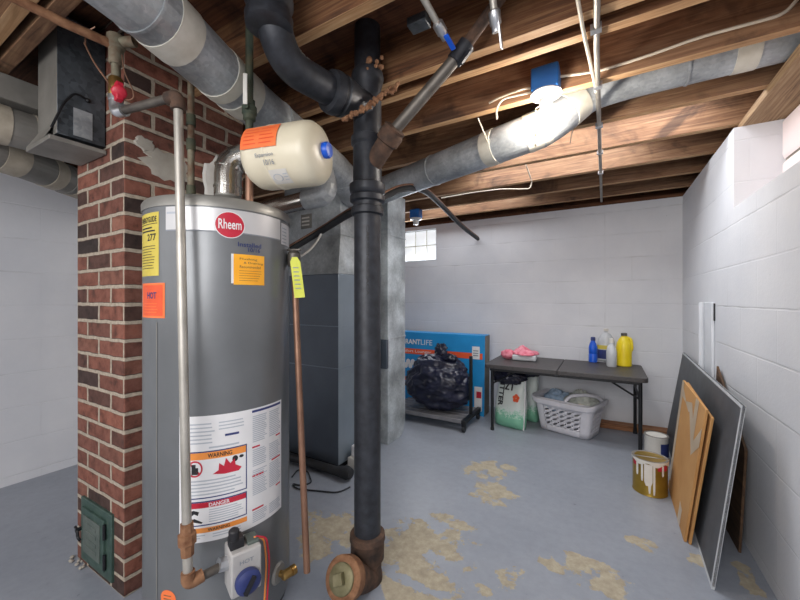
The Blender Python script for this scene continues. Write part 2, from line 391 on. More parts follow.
    def build(s, name, mats, parent=None, bevel=0.0, angle=38, subsurf=0, solid=0.0):
        if not isinstance(mats, (list, tuple)): mats = [mats]
        base = OFF.get(parent.name, Vector((0, 0, 0))) if parent else Vector((0, 0, 0))
        me = bpy.data.meshes.new(name)
        me.from_pydata([tuple(v-base) for v in s.v], [], s.f)
        for m in mats: me.materials.append(MAT[m] if isinstance(m, str) else m)
        for p, i in zip(me.polygons, s.m): p.material_index = i
        bm = bmesh.new(); bm.from_mesh(me)
        bmesh.ops.remove_doubles(bm, verts=bm.verts, dist=2e-5)
        bmesh.ops.recalc_face_normals(bm, faces=bm.faces)
        bm.to_mesh(me); bm.free()
        for p in me.polygons: p.use_smooth = True
        me.set_sharp_from_angle(angle=math.radians(angle))
        o = bpy.data.objects.new(name, me); COL.objects.link(o)
        if parent: o.parent = parent; OFF[o.name] = base
        if bevel:
            b = o.modifiers.new('bevel', 'BEVEL'); b.width = bevel; b.segments = 2; b.limit_method = 'ANGLE'; b.angle_limit = math.radians(40)
        if solid:
            q = o.modifiers.new('solid', 'SOLIDIFY'); q.thickness = solid
        if subsurf:
            q = o.modifiers.new('sub', 'SUBSURF'); q.levels = subsurf; q.render_levels = subsurf
        return o
OFF = {}
def tag(o, label, cat, group=None, kind=None):
    o['label'] = label; o['category'] = cat
    if group: o['group'] = group
    if kind: o['kind'] = kind
    return o
def thing(name, label, cat, loc, group=None):
    o = bpy.data.objects.new(name, None); COL.objects.link(o); o.location = loc; o.empty_display_size = 0.05
    OFF[o.name] = Vector(loc); return tag(o, label, cat, group)
def struct(mb, name, mats, label=None, parent=None, **kw):
    o = mb.build(name, mats, parent, **kw); o['kind'] = 'structure'
    if label: o['label'] = label
    return o
def planar(o, u, v, w, h, off=0.0):
    o = Vector(o); u = Vector(u).normalized(); v = Vector(v).normalized(); n = u.cross(v).normalized()
    return lambda a, b: o + u*(a*w) + v*(b*h) + n*off
def sub(fn, a0, a1, b0, b1): return lambda a, b: fn(a0+(a1-a0)*a, b0+(b1-b0)*b)

# ------------------------------------------------------------------ the setting
RX, LX, BY, FY = 0.55, -3.06, 3.66, -2.4
WT, JB, JT = 1.945, 1.98, 2.17
def fl(px, py): return W(px, py, dZ(py, 0.0))
spots = []
for px, py, rx, ry in [(488, 470, .16, .15), (492, 492, .13, .16), (508, 468, .08, .06), (425, 540, .24, .14), (398, 552, .17, .14), (455, 523, .14, .05),
                       (448, 552, .10, .06), (340, 530, .26, .13), (318, 545, .12, .10), (430, 580, .16, .05), (395, 590, .12, .06), (509, 575, .05, .09), (588, 570, .14, .10),
                       (605, 585, .14, .08), (553, 565, .06, .04), (641, 543, .07, .06), (480, 590, .06, .04), (700, 560, .05, .05),
                       (745, 575, .035, .2), (425, 600, .2, .05)]:
    p = fl(px, py); spots.append((p.x, p.y, rx, ry))
m = MB().box(LX-.2, RX+.25, FY-.2, BY+.25, -.12, 0); struct(m, 'floor', [painted_floor(spots)], 'blue grey painted concrete floor with flaking bare patches')
m = MB().box(LX-.25, RX+.3, FY-.2, BY+.3, JT, JT+.03); struct(m, 'ceiling', 'subfloor', 'dark board subfloor above the joists')
# back wall with a glass-block window
wx0, wx1, wz0, wz1 = -2.5, -1.64, 1.505, 1.905
m = MB().box(LX-.2, wx0, BY, BY+.2, 0, WT).box(wx1, RX+.25, BY, BY+.2, 0, WT).box(wx0, wx1, BY, BY+.2, 0, wz0).box(wx0, wx1, BY, BY+.2, wz1, WT)
struct(m, 'wall_back', 'block', 'white painted block wall behind the folding table')
m = MB().box(LX-.2, LX, FY, BY, 0, WT); struct(m, 'wall_left', 'block', 'white painted block wall left of the chimney')
m = MB().box(LX-.2, RX+.25, FY-.2, FY, 0, JT); struct(m, 'wall_front', 'block')
oy0, oy1, oz = 1.25, 2.333, 1.553
m = MB().box(RX, RX+.22, FY, BY, 0, oz).box(RX, RX+.22, oy1, BY, oz, WT).box(RX, RX+.22, FY, oy0, oz, WT)
struct(m, 'wall_right', 'block', 'white painted block wall behind the leaning boards')
# sill plates and rims
m = MB().box(RX+.03, RX+.2, FY, BY+.2, WT, JB); struct(m, 'trim_1', 'sill', 'timber sill plate along the top of the right wall')
m = MB().box(LX-.2, RX+.2, BY+.03, BY+.18, WT, JB); struct(m, 'trim_2', 'subfloor', 'timber sill plate along the top of the back wall')
m = MB().box(LX-.2, LX-.02, FY, BY+.2, WT, JB); struct(m, 'trim_3', 'sill')
m = MB().box(RX+.17, RX+.21, FY, BY+.2, JB, JT); struct(m, 'trim_4', 'subfloor')
m = MB().box(LX-.2, RX+.2, BY+.15, BY+.19, JB, JT); struct(m, 'trim_5', 'subfloor')
m = MB().box(LX-.2, LX-.16, FY, BY+.2, WT, JT); struct(m, 'trim_6', 'subfloor')
# glass block windows
def block_window(name, label, fn, w, h, nu, nv, mull, glass='daylight_block'):
    r = bpy.data.objects.new(name, None); COL.objects.link(r); r['kind'] = 'structure'; r['label'] = label; OFF[r.name] = Vector((0, 0, 0))
    b = MB(); g = 0.012
    for i in range(nu):
        for j in range(nv):
            a0, a1, b0, b1 = i*w/nu+g/2, (i+1)*w/nu-g/2, j*h/nv+g/2, (j+1)*h/nv-g/2
            q = 0.018
            b.add([fn(a0, b0, 0), fn(a1, b0, 0), fn(a1, b1, 0), fn(a0, b1, 0), fn(a0+q, b0+q, -.012), fn(a1-q, b0+q, -.012), fn(a1-q, b1-q, -.012), fn(a0+q, b1-q, -.012)],
                  [(0, 1, 5, 4), (1, 2, 6, 5), (2, 3, 7, 6), (3, 0, 4, 7), (4, 5, 6, 7)])
    o = b.build('glass_block', glass, r); o['kind'] = 'structure'
    b = MB().add([fn(0, 0, .006), fn(w, 0, .006), fn(w, h, .006), fn(0, h, .006)], [(0, 1, 2, 3)])
    o = b.build('mortar_joint', mull, r); o['kind'] = 'structure'
    return r
block_window('window_1', 'bright glass block window high in the back wall', lambda a, b, c: Vector((wx0+a, BY+.06+c, wz0+.05+b)), wx1-wx0, wz1-wz0-.05, 6, 2, 'tape')
m = MB().box(wx0, wx1, BY+.003, BY+.14, wz0, wz0+.05); struct(m, 'trim_7', 'whitepaint', 'white sloped sill under the glass block window')
block_window('window_2', 'pale glass block window in the recess high in the right wall', lambda a, b, c: Vector((RX+.175+c, oy0+a, oz+b)), oy1-oy0, WT-oz, 5, 2, 'mortar', 'daylight_pink')

# ------------------------------------------------------------------ joists overhead
JN = [(-1.9, 'joist', None), (-1.4, 'joist_b', None), (-.9, 'joist', None), (-.4, 'joist_b', None), (.0, 'joist', None),
      (.36, 'joist_b', 'short span floor joist passing above the grey drop box'), (.88, 'joist_pale', 'pale floor joist just behind the black pipe elbow'),
      (1.245, 'joist_pale', 'near half of the doubled joist beside the black stack'), (1.34, 'joist_pale', 'far half of the doubled joist beside the black stack'),
      (1.65, 'joist_b', 'orange brown floor joist carrying the lit lamp box'), (2.03, 'joist', 'stained floor joist right behind the ceiling duct run'),
      (2.40, 'joist_b', 'second floor joist behind the ceiling duct run'), (2.78, 'joist', 'third floor joist behind the ceiling duct run'),
      (3.14, 'joist_b', 'floor joist second from the back wall'), (3.5, 'joist', 'floor joist closest to the back wall')]
for y, mt, lb in JN:
    o = MB().box(LX-.1, RX+.165, y-.02, y+.02, JB, JT).build('floor_joist', [mt, 'joist_edge'], bevel=.002)
    for p in o.data.polygons:
        if p.normal.z < -.5: p.material_index = 1
    tag(o, lb or 'brown floor joist overhead behind the viewer', 'joist', 'floor joists overhead')
o = MB().box(-2.3, -1.3, .40, .442, JB-.002, JT).build('floor_joist', 'joist', bevel=.002)
tag(o, 'brown timber doubled against the joist over the grey drop box', 'joist', 'floor joists overhead')
# ------------------------------------------------------------------ chimney
t = thing('brick_chimney', 'red brick chimney left of the water heater', 'chimney', (-1.74, .88, 0))
CY0, CY1, CX0, CX1 = .63, 1.13, -1.95, -1.535
MB().box(CX0, CX1, CY0, CY1, 0, JT).build('masonry', 'brick', t, bevel=.004)
r = random.Random(3)
def splat(cx, cy, rx, ry, n, seed):
    q = random.Random(seed)
    return [(cx + rx*math.cos(2*PI*i/n)*q.uniform(.75, 1.15), cy + ry*math.sin(2*PI*i/n)*q.uniform(.75, 1.15)) for i in range(n)]
def side(y, z, off=.004): return Vector((CX1+off, y, z))
b = MB()
for cy, cz, ry, rz, sd in ((.78, 1.64, .10, .07, 1), (.7, 1.7, .04, .03, 4)):
    pts = splat(cy, cz, ry, rz, 22, sd)
    b.add([side(p[0], p[1], -.002) for p in pts] + [side(cy+(p[0]-cy)*.8, cz+(p[1]-cz)*.8, .006) for p in pts],
          [(i, (i+1) % 22, 22+(i+1) % 22, 22+i) for i in range(22)] + [tuple(22+i for i in range(22))])
b.build('mortar_smear', 'mortar', t)
b = MB()
pts = splat(1.0, 1.63, .09, .13, 22, 8)
b.add([side(min(p[0], CY1), p[1], -.002) for p in pts] + [side(min(1.0+(p[0]-1.0)*.85, CY1), 1.63+(p[1]-1.63)*.85, .008) for p in pts],
      [(i, (i+1) % 22, 22+(i+1) % 22, 22+i) for i in range(22)] + [tuple(22+i for i in range(22))])
b.build('plaster_patch', 'plaster', t)
# loose mortar at the chimney foot
b = MB()
q = random.Random(5)
for i in range(14):
    b.ball((CX0+q.uniform(-.02, .1), CY0-q.uniform(.0, .025), .006), q.uniform(.004, .009), 7, 5, (1, 1, .7))
b.build('mortar_crumbs', 'mortar', t)
d0, d1, z0, z1 = -1.883, -1.612, .03, .287
dr = MB().box(d0, d1, CY0-.010, CY0+.004, z0, z1).build('cleanout_frame', 'green_door', t, bevel=.003)
f = planar((d0+.035, CY0-.010, z0+.03), (1, 0, 0), (0, 0, 1), d1-d0-.07, z1-z0-.06)
b = MB().box(d0+.03, d1-.045, CY0-.018, CY0-.009, z0+.03, z1-.03)
b.mi = 1; b.box(d0+.05, d1-.07, CY0-.0215, CY0-.0175, z0+.055, z1-.055)
for k in range(4): b.box(d0+.075+.012*(k % 2), d1-.1, CY0-.0235, CY0-.021, z0+.075+k*.03, z0+.09+k*.03)
b.build('cleanout_door', ['green_door', 'green_relief'], dr, bevel=.002)
b = MB().tube(fillet([(d0+.0, CY0-.028, .17), (d0+.025, CY0-.03, .165), (d0+.03, CY0-.03, .135), (d0+.045, CY0-.028, .13)], .012), .005, 8)
b.cyl((d0+.02, CY0-.034, .163), (d0+.02, CY0-.008, .163), .008)
b.build('latch', 'blacksteel', dr)
for zz in (.1, .215): MB().cyl((d1-.04, CY0-.016, zz-.028), (d1-.04, CY0-.016, zz+.028), .006, n=10).build('hinge', 'blacksteel', dr)

# ------------------------------------------------------------------ water heater
HC = Vector((-1.234, .817)); HR = .24
def hit(px):
    """where a photograph column meets the heater jacket"""
    d = W(px, 300, 1.0); dx = Vector((d.x, d.y)).normalized()
    bb = dx.dot(HC); cc = HC.length_squared - HR*HR; disc = max(bb*bb-cc, 0)
    p = dx*(bb-math.sqrt(disc)); a = math.atan2(p.y-HC.y, p.x-HC.x)
    return a, -sY*p.x + cY*p.y
def hz(px, py): return CAMZ + (300-py)/FX*hit(px)[1]
def jacket(a0, a1, z0, z1, off=.0008):
    return lambda u, v: Vector((HC.x+(HR+off)*math.cos(a0+(a1-a0)*u), HC.y+(HR+off)*math.sin(a0+(a1-a0)*u), z0+(z1-z0)*v))
HT = 1.425
wh = thing('water_heater', 'tall grey gas water heater beside the brick chimney', 'water heater', (HC.x, HC.y, 0))
MB().lathe([(HR-.02, .02), (HR, .03), (HR, HT-.035)], (HC.x, HC.y, 0), n=72).build('jacket', 'heater', wh)
MB().lathe([(HR+.003, HT-.036), (HR+.004, HT-.012), (HR-.002, HT-.002), (HR-.02, HT+.004), (.12, HT+.012), (.02, HT+.014)], (HC.x, HC.y, 0), n=72).build('top_cap', 'heater_cap', wh)
MB().lathe([(HR-.01, 0), (HR-.01, .026)], (HC.x, HC.y, 0), n=48).build('base_ring', 'blacksteel', wh)
b = MB().lathe([(.085, HT+.006), (.08, HT+.02), (.05, HT+.05), (.044, HT+.055), (.044, HT+.075)], (HC.x+.022, HC.y+.01, 0), n=36)
b.build('draft_hood', 'heater_cap', wh)
b = MB()   # jacket seam
sa = hit(157)[0]; b.patch(jacket(sa-.008, sa+.008, .03, hz(155, 322), .0015), 2, 1); b.build('seam', 'heater_cap', wh)
# band and badge
a0, a1 = hit(166)[0], hit(280)[0]
zb0, zb1 = hz(217, 231), hz(217, 208)
b = MB().patch(jacket(a0, a1, zb0, zb1), 30, 1); b.mi = 1
b.patch(jacket(a0, a1, zb0-.003, zb0+.001, .0012), 30, 1); b.mi = 2
b.patch(jacket(hit(167)[0], hit(180)[0], zb1-.022, zb1-.016, .0013), 3, 1)
bd = b.build('silver_band', ['silver', 'grey_ink', 'pale_ink'], wh); bd['label'] = 'silver band round the top'
am, zm = hit(230)[0], hz(230, 225)
ra, rz_ = .044/HR, .042
b = MB(); b.mi = 0; b.disc(jacket(am-ra, am+ra, zm-rz_, zm+rz_, .0016), 48)
b.mi = 1; b.disc(jacket(am-ra*.94, am+ra*.94, zm-rz_*.94, zm+rz_*.94, .002), 48)
b.mi = 0; b.text('Rheem', jacket(am-ra*.74, am+ra*.76, zm-rz_*.32, zm+rz_*.42, .0024), .012)
o = b.build('badge', ['white', 'red'], wh); o['label'] = 'red oval badge with white script'
b = MB().patch(jacket(hit(281)[0], hit(288.5)[0], hz(284, 245), hz(284, 224)), 6, 1); b.mi = 1
for k in range(5): b.patch(jacket(hit(282)[0], hit(286)[0], hz(284, 242-3.4*k), hz(284, 243-3.4*k), .0013), 3, 1)
b.build('rating_sticker', ['white', 'pale_ink'], wh)
def lines(b, a0, a1, z0, z1, n, seed, off=.0016, fill=.45):
    q = random.Random(seed)
    for k in range(n):
        zc = z1-(k+.5)*(z1-z0)/n; h = (z1-z0)/n*fill/2
        b.patch(jacket(a0, a0+(a1-a0)*q.uniform(.78, 1.0), zc-h, zc+h, off), 5, 1)
# yellow energy label
a0, a1 = hit(142.6)[0], hit(159)[0]; z0, z1 = hz(150, 276), hz(150, 213)
b = MB().patch(jacket(a0, a1, z0, z1), 10, 1); b.mi = 1
ad = a1-a0
b.text('ENERGYGUIDE', jacket(a0+ad*.08, a1-ad*.08, z1-.03, z1-.012, .0014), .02)
b.text('277', jacket(a1-ad*.5, a1-ad*.1, z1-.088, z1-.066, .0014), .02)
b.patch(jacket(a0+ad*.05, a1-ad*.05, z1-.036, z1-.034, .0014), 6, 1)
lines(b, a0+ad*.1, a1-ad*.12, z1-.062, z1-.042, 2, 1); lines(b, a0+ad*.1, a1-ad*.12, z0+.02, z1-.1, 9, 2, fill=.22)
o = b.build('energy_label', ['yellow', 'black'], wh); o['label'] = 'yellow energy label'
a0, a1 = hit(143)[0], hit(165)[0]; z0, z1 = hz(155, 318), hz(155, 283); ad = a1-a0; zd = z1-z0
b = MB().patch(jacket(a0, a1, z0, z1), 10, 1); b.mi = 1
b.patch(jacket(a0+ad*.1, a1-ad*.06, z0+zd*.06, z1-zd*.06, .0012), 8, 1); b.mi = 2
b.text('HOT', jacket(a0+ad*.38, a1-ad*.25, z0+zd*.55, z0+zd*.74, .0016), .03); b.mi = 0
lines(b, a0+ad*.2, a1-ad*.12, z0+zd*.12, z0+zd*.45, 4, 4, .0016, .25)
o = b.build('warning_sticker', ['orange', 'carton_or', 'navy'], wh); o['label'] = 'orange sticker'
# amber note with torn white edge, and handwriting
a0, a1 = hit(233.5)[0], hit(264)[0]; z0, z1 = hz(250, 285), hz(250, 255); ad = a1-a0; zd = z1-z0
b = MB(); b.mi = 2; b.patch(jacket(a0-ad*.07, a0+ad*.12, z0+.004, z1-.0, .0009), 3, 1)
b.mi = 0; b.patch(jacket(a0, a1, z0, z1, .0014), 10, 1); b.mi = 1
for k, (s_, u0, u1) in enumerate((('Flushing', .18, .74), ('& Draining', .3, .94), ('Recommended', .18, .86))):
    b.text(s_, jacket(a0+ad*u0, a0+ad*u1, z1-zd*(.2+.125*k), z1-zd*(.115+.125*k), .0018), .004)
lines(b, a0+ad*.16, a1-ad*.08, z0+zd*.1, z1-zd*.5, 5, 6, .0018, .14)
o = b.build('paper_note', ['note', 'rust', 'white'], wh); o['label'] = 'amber handwritten note'
b = MB(); b.text('Installed', jacket(hit(238)[0], hit(261)[0], hz(250, 247.5), hz(250, 243), .001), .01)
b.text('10/16', jacket(hit(248)[0], hit(260)[0], hz(254, 252.5), hz(254, 248.5), .001), .01)
b.build('marker_writing', 'navy', wh)
# big instruction label
a0, a1 = hit(179.5)[0], hit(281)[0]; z0, z1 = hz(215, 540), hz(215, 415); ad = a1-a0
zt = hz(281, 405)
def LB(u0, u1, v0, v1, off): return jacket(a0+ad*u0, a0+ad*u1, z0+(z1-z0)*v0, z0+(z1-z0)*v1, off)
b = MB().patch(jacket(a0, a1, z0, z1), 30, 1)
sp_ = .60
b.mi = 1
b.patch(LB(sp_+.02, .98, .965, .985, .0012), 12, 1)
b.patch(LB(.02, sp_-.03, .345, .72, .0012), 14, 1); b.patch(LB(.02, sp_-.03, .13, .325, .0012), 14, 1)
b.patch(LB(.38, .5, .82, .838, .0012), 6, 1)
b.mi = 0
b.patch(LB(.03, sp_-.04, .355, .71, .0016), 14, 1); b.patch(LB(.03, sp_-.04, .14, .315, .0016), 14, 1)
b.mi = 2
b.patch(LB(.03, sp_-.04, .655, .71, .002), 14, 1); b.patch(LB(.02, sp_-.03, .075, .115, .0014), 14, 1)
b.mi = 3
b.patch(LB(.03, sp_-.04, .272, .315, .002), 14, 1)
for u0, u1, v in ((sp_+.02, sp_+.1, .665), (.9, .97, .69), (.84, .97, .49), (sp_+.02, sp_+.14, .42), (sp_+.02, sp_+.14, .135), (.9, .97, .24)):
    b.patch(LB(u0, u1, v, v+.014, .0014), 5, 1)
fl_ = LB(.28, .52, .52, .645, .0032)      # flame picture
b.poly(fl_, [(0, .1), (.2, .3), (.22, .75), (.38, .5), (.45, 1), (.6, .6), (.75, .85), (.78, .45), (1, .2), (.9, .0), (.4, 0)])
ring = LB(.07, .2, .52, .65, .0022)
for i in range(24):
    t0, t1 = 2*PI*i/24, 2*PI*(i+1)/24
    b.poly(ring, [(.5+.5*math.cos(t0), .5+.5*math.sin(t0)), (.5+.5*math.cos(t1), .5+.5*math.sin(t1)), (.5+.4*math.cos(t1), .5+.4*math.sin(t1)), (.5+.4*math.cos(t0), .5+.4*math.sin(t0))])
b.poly(ring, [(.15, .8), (.22, .88), (.85, .2), (.78, .12)])
b.mi = 4
b.text('WARNING', LB(.24, .44, .665, .70, .0024), .02); b.text('WARNING', LB(.24, .42, .082, .108, .0018), .02)
b.poly(LB(.1, .17, .54, .63, .002), [(.1, 0), (.1, .9), (.6, .9), (.6, .6), (.9, .6), (.9, 0)])
b.disc(LB(.44, .49, .6, .65, .0024), 12); b.disc(LB(.5, .54, .62, .645, .0024), 12)
b.poly(LB(.07, .17, .21, .26, .002), [(0, .2), (.2, .6), (.5, 1), (1, .7), (.9, .1), (.6, .4), (.3, 0)])
b.poly(LB(.1, .2, .15, .2, .002), [(0, .5), (.3, .9), (1, .2), (.9, 0), (.3, .3)])
b.mi = 0; b.text('DANGER', LB(.25, .42, .277, .308, .0024), .02)
b.mi = 5
lines(b, a0+ad*.05, a0+ad*.3, z0+(z1-z0)*.77, z0+(z1-z0)*.95, 6, 11, .0014, .35); lines(b, a0+ad*.33, a0+ad*.56, z0+(z1-z0)*.87, z0+(z1-z0)*.95, 3, 12, .0014, .35)
b.patch(LB(.25, .5, .738, .752, .0014), 8, 1)
lines(b, a0+ad*.05, a0+ad*(sp_-.05), z0+(z1-z0)*.365, z0+(z1-z0)*.5, 5, 13, .0022, .4)
lines(b, a0+ad*.25, a0+ad*(sp_-.06), z0+(z1-z0)*.15, z0+(z1-z0)*.262, 6, 14, .0022, .4)
lines(b, a0+ad*.03, a0+ad*.22, z0+(z1-z0)*.025, z0+(z1-z0)*.065, 2, 15, .0014, .4); lines(b, a0+ad*.28, a0+ad*.55, z0+(z1-z0)*.025, z0+(z1-z0)*.065, 2, 16, .0014, .4)
for c0, c1, sd in ((sp_+.025, .78, 20), (.81, .975, 30)):
    for k, (v0, v1) in enumerate(((.71, .94), (.505, .655), (.26, .48), (.03, .125))):
        lines(b, a0+ad*c0, a0+ad*c1, z0+(z1-z0)*v0, z0+(z1-z0)*v1, max(3, int((v1-v0)*64)), sd+k, .0014, .5)
o = b.build('instruction_label', ['white', 'navy', 'warn', 'red', 'black', 'pale_ink'], wh); o['label'] = 'large white instruction and warning label'
b = MB().disc(jacket(hit(161)[0], hit(176)[0], hz(168, 607), hz(168, 590)), 24); b.mi = 1
lines(b, hit(164)[0], hit(172)[0], hz(168, 604), hz(168, 594), 3, 5, .0014, .3)
o = b.build('round_sticker', ['orange', 'rust'], wh); o['label'] = 'small round orange sticker'
# gas control
ga = hit(239)[0]; gn = Vector((math.cos(ga), math.sin(ga), 0)); gt = Vector((-gn.y, gn.x, 0)); up = Vector((0, 0, 1))
gz = .285
gc = Vector((HC.x, HC.y, gz)) + gn*(HR+.055)
cv = MB().obox(gc-gn*.01, gt, gn, up, .088, .085, .13).build('gas_control', 'control_grey', wh, bevel=.006)
b = MB().lathe([(.034, 0), (.036, .006), (.036, .02), (.028, .026), (.02, .028)], gc+gn*.033-up*.02, gn, 28)
b.mi = 1; b.obox(gc+gn*.066-up*.02, gt*.6+up, gt-up*.6, gn, .05, .01, .012)
b.build('control_knob', ['navy', 'black'], cv)
b = MB().text('HOT', planar(gc+gn*.0335-gt*.02+up*.028, gt, up, .04, .012), .02); b.build('dial_marking', 'grey_ink', cv)
b = MB().obox(gc-gn*.01-gt*.02+up*.078, gt, gn, up, .04, .04, .03).lathe([(.014, 0), (.016, .03), (.008, .036)], gc-gn*.0-gt*.028+up*.09, up, 14)
b.build('igniter', 'black', cv, bevel=.003)
b = MB().obox(gc-gn*.01+gt*.025+up*.068, gt, gn, up, .034, .05, .012); b.build('cable_clip', 'green_relief', cv, bevel=.003)
b = MB()
for k, mt in enumerate(('pale', 'red')):
    b.mi = k; b.tube(fillet([gc+gt*(.03+.006*k)+up*.075, gc+gt*(.06+.008*k)+up*.06+gn*.0, gc+gt*(.075+.01*k)-up*.03-gn*.02, gc+gt*(.07+.008*k)-up*.2-gn*.03], .04), .003, 8)
b.build('pilot_tube', ['warn', 'red'], cv)
# drain valve
da = hit(278)[0]; dn = Vector((math.cos(da), math.sin(da), 0)); dt = Vector((-dn.y, dn.x, 0)); dc = Vector((HC.x, HC.y, .135))+dn*HR
b = MB().lathe([(.034, 0), (.036, .004), (.03, .012), (.012, .013)], dc-dn*.004, dn, 28); dv = b.build('drain_escutcheon', 'heater_cap', wh)
w_ = (dn*.5+dt*1.0).normalized()
b = MB().cyl(dc, dc+dn*.04, .011).lathe([(.012, 0), (.016, .004), (.016, .03), (.012, .034), (.017, .036), (.017, .05)], dc+dn*.03-w_*.012, w_, 18)
b.build('drain_valve', 'brass', wh)
# temperature relief valve, on the jacket by the copper discharge pipe
pa = math.radians(40); pn = Vector((math.cos(pa), math.sin(pa), 0)); pc = Vector((HC.x, HC.y, 1.255))+pn*HR
tp0 = W(294, 262, 1.335); tp1 = W(307, 572, 1.25)
b = MB().tube([pc-pn*.01, Vector((tp0.x, tp0.y, 1.262))], .014).lathe([(.02, -.03), (.024, -.024), (.024, .018), (.014, .03)], (tp0.x, tp0.y, 1.255), n=18)
b.obox((tp0.x-.005, tp0.y, 1.288), (1, .4, 0), (-.4, 1, 0), (0, 0, 1), .06, .014, .006)
b.build('relief_valve', 'steel_dark', wh)
b = MB().tube([(tp0.x, tp0.y, 1.24), tp1], .0115, 16); o = b.build('discharge_pipe', 'copper', wh); o['label'] = 'copper discharge pipe'
q0 = W(293, 257, 1.29)
b = MB(); uu = Vector((.8, .6, 0)); vv = Vector((.12, .05, -1))
f = planar(q0-uu*.012, uu, vv, .036, .15)
nn = uu.cross(vv).normalized()*.0006
pts = [(.25, 0), (.75, 0), (1, .12), (1.02, .98), (0, 1), (0, .12)]
b.add([f(*p)+nn for p in pts]+[f(*p)-nn for p in pts], [tuple(range(6)), tuple(reversed(range(6, 12)))]+[(i, (i+1) % 6, 6+(i+1) % 6, 6+i) for i in range(6)])
b.mi = 1
for k in range(6):
    for sg in (1, -1): b.add([f(x, y)+nn*1.5*sg for x, y in ((.2, .25+.1*k), (.75, .25+.1*k), (.75, .275+.1*k), (.2, .275+.1*k))], [(0, 1, 2, 3)])
o = b.build('valve_tag', ['lime', 'grey_ink'], wh); o['label'] = 'lime yellow hanging tag'
# vent elbow
v0 = Vector((HC.x+.022, HC.y+.01, HT+.06))
pts = fillet([v0, v0+Vector((0, 0, .15)), v0+Vector((.13, .13, .155)), v0+Vector((.16, .16, .15))], .11, 5)
vent = thing('vent_elbow', 'shiny gored vent elbow rising from the water heater top', 'vent pipe', v0)
MB().tube(pts, .047, 30).build('elbow', 'chrome', vent, angle=8)
for k in (2, 4, 6):
    dd = (pts[k+1]-pts[k-1]).normalized(); MB().cyl(pts[k]-dd*.003, pts[k]+dd*.003, .0495, n=30).build('crimp_ring', 'chrome', vent)
MB().cyl(v0+Vector((0, 0, .03)), v0+Vector((0, 0, .036)), .0495, n=30).build('crimp_ring', 'chrome', vent)
# flue to the chimney and duct
fp = [Vector((CX1, 1.27-.14, 1.60)), Vector((-1.22, 1.21, 1.61)), Vector((-1.05, 1.27, 1.625)), Vector((-1.1, 1.34, 1.78)), Vector((-1.17, 1.36, 1.83))]
fp = [Vector((CX1+.01, 1.06, 1.585)), Vector((-1.13, 1.23, 1.615)), Vector((-1.10, 1.27, 1.70)), Vector((-1.20, 1.30, 1.80))]
fp[1] = W(324, 196, 1.68); fp[0] = W(262, 211, 1.80); fp[2] = W(330, 176, 1.66); fp[3] = W(314, 158, 1.75)
flue = thing('flue_pipe', 'short shiny flue with a galvanised elbow under the cream tank', 'vent pipe', fp[0])
MB().tube([fp[0], fp[1]+(fp[0]-fp[1])*.25], .043, 28).build('straight_pipe', 'chrome', flue)
cc = fillet([fp[1]+(fp[0]-fp[1])*.28, fp[1]+Vector((.03, 0, 0)), fp[3]+Vector((.05, 0, -.03)), fp[3]], .12, 6)
MB().tube(cc, .047, 28).build('elbow', 'galv', flue, angle=9)

# ------------------------------------------------------------------ expansion tank and its piping
tc = W(288, 157, 1.15); ta = Vector((.97, .242, 0)).normalized()
et = thing('expansion_tank', 'cream expansion tank lying level above the water heater', 'tank', tc)
TR = .098
prof = [(.02, -.132), (.05, -.129), (.08, -.118), (.094, -.1), (TR, -.08), (TR, -.035), (TR+.002, -.032), (TR+.002, -.022), (TR, -.02), (TR, .085), (.095, .102), (.083, .117), (.06, .126), (.03, .13), (.004, .131)]
MB().lathe(prof, tc, ta, 44).build('shell', 'cream', et)
b = MB().lathe([(.024, .126), (.025, .142), (.022, .148), (.003, .15)], tc-Vector((0, 0, -.006)), ta, 24); b.build('valve_cap', 'blue', et)
tu = ta; tn = Vector((ta.y, -ta.x, 0))      # outward, towards the viewer's side
def tank(s0, s1, g0, g1, off=.001):
    def fn(u, v):
        g = math.radians(g0+(g1-g0)*v); return tc + ta*(s0+(s1-s0)*u) + (tn*math.cos(g)+Vector((0, 0, 1))*math.sin(g))*(TR+off)
    return fn
b = MB().patch(tank(-.10, .025, -4, 44, .003), 6, 8); b.mi = 1
q = random.Random(9)
for k in range(5):
    for i in range(2): b.patch(tank(-.09+.055*i, -.045+.055*i+q.uniform(-.01, .01), 3+7.5*k, 5+7.5*k, .0036), 2, 1)
o = b.build('warning_sticker', ['orange', 'carton_or'], et); o['label'] = 'orange sticker'
b = MB().text('Expansion', tank(-.05, .012, -21, -13, .0038), .008).text('10/16', tank(-.025, .01, -33, -24, .0038), .008); b.build('marker_writing', 'grey_ink', et)
b = MB().patch(tank(-.03, .04, -74, -42, .0015), 4, 6); b.mi = 1
b.disc(tank(-.015, .018, -66, -50, .002), 20); b.mi = 0; b.disc(tank(-.012, .015, -65, -51, .0024), 20); b.mi = 1
for k in range(3): b.patch(tank(.022, .036, -64+6*k, -62.5+6*k, .002), 2, 1)
b.build('rating_sticker', ['offwhite', 'pale_ink'], et)
tl = tc-ta*.132
hp = Vector((tl.x-.02, tl.y, 0))
hw = thing('hot_water_pipe', 'green stained copper riser at the left end of the cream tank', 'pipe', (hp.x, hp.y, HT))
b = MB().cyl((hp.x, hp.y, 1.6), (hp.x, hp.y, JT), .0125); b.build('riser', 'copper_green', hw)
MB().cyl((hp.x, hp.y, HT), (hp.x, hp.y, 1.6), .0125).build('drop', 'copper', hw)
b = MB().cyl((hp.x, hp.y, 1.53), (hp.x, hp.y, 1.6), .018).cyl((hp.x, hp.y, 1.562), tl+ta*.01, .014); b.build('tee', 'brass', hw)
b = MB().lathe([(.014, -.035), (.02, -.03), (.02, -.015), (.024, -.01), (.024, .012), (.018, .018), (.018, .035)], (hp.x, hp.y, 1.735), n=16)
b.cyl((hp.x, hp.y, 1.735), (hp.x+.02, hp.y-.03, 1.735), .009)
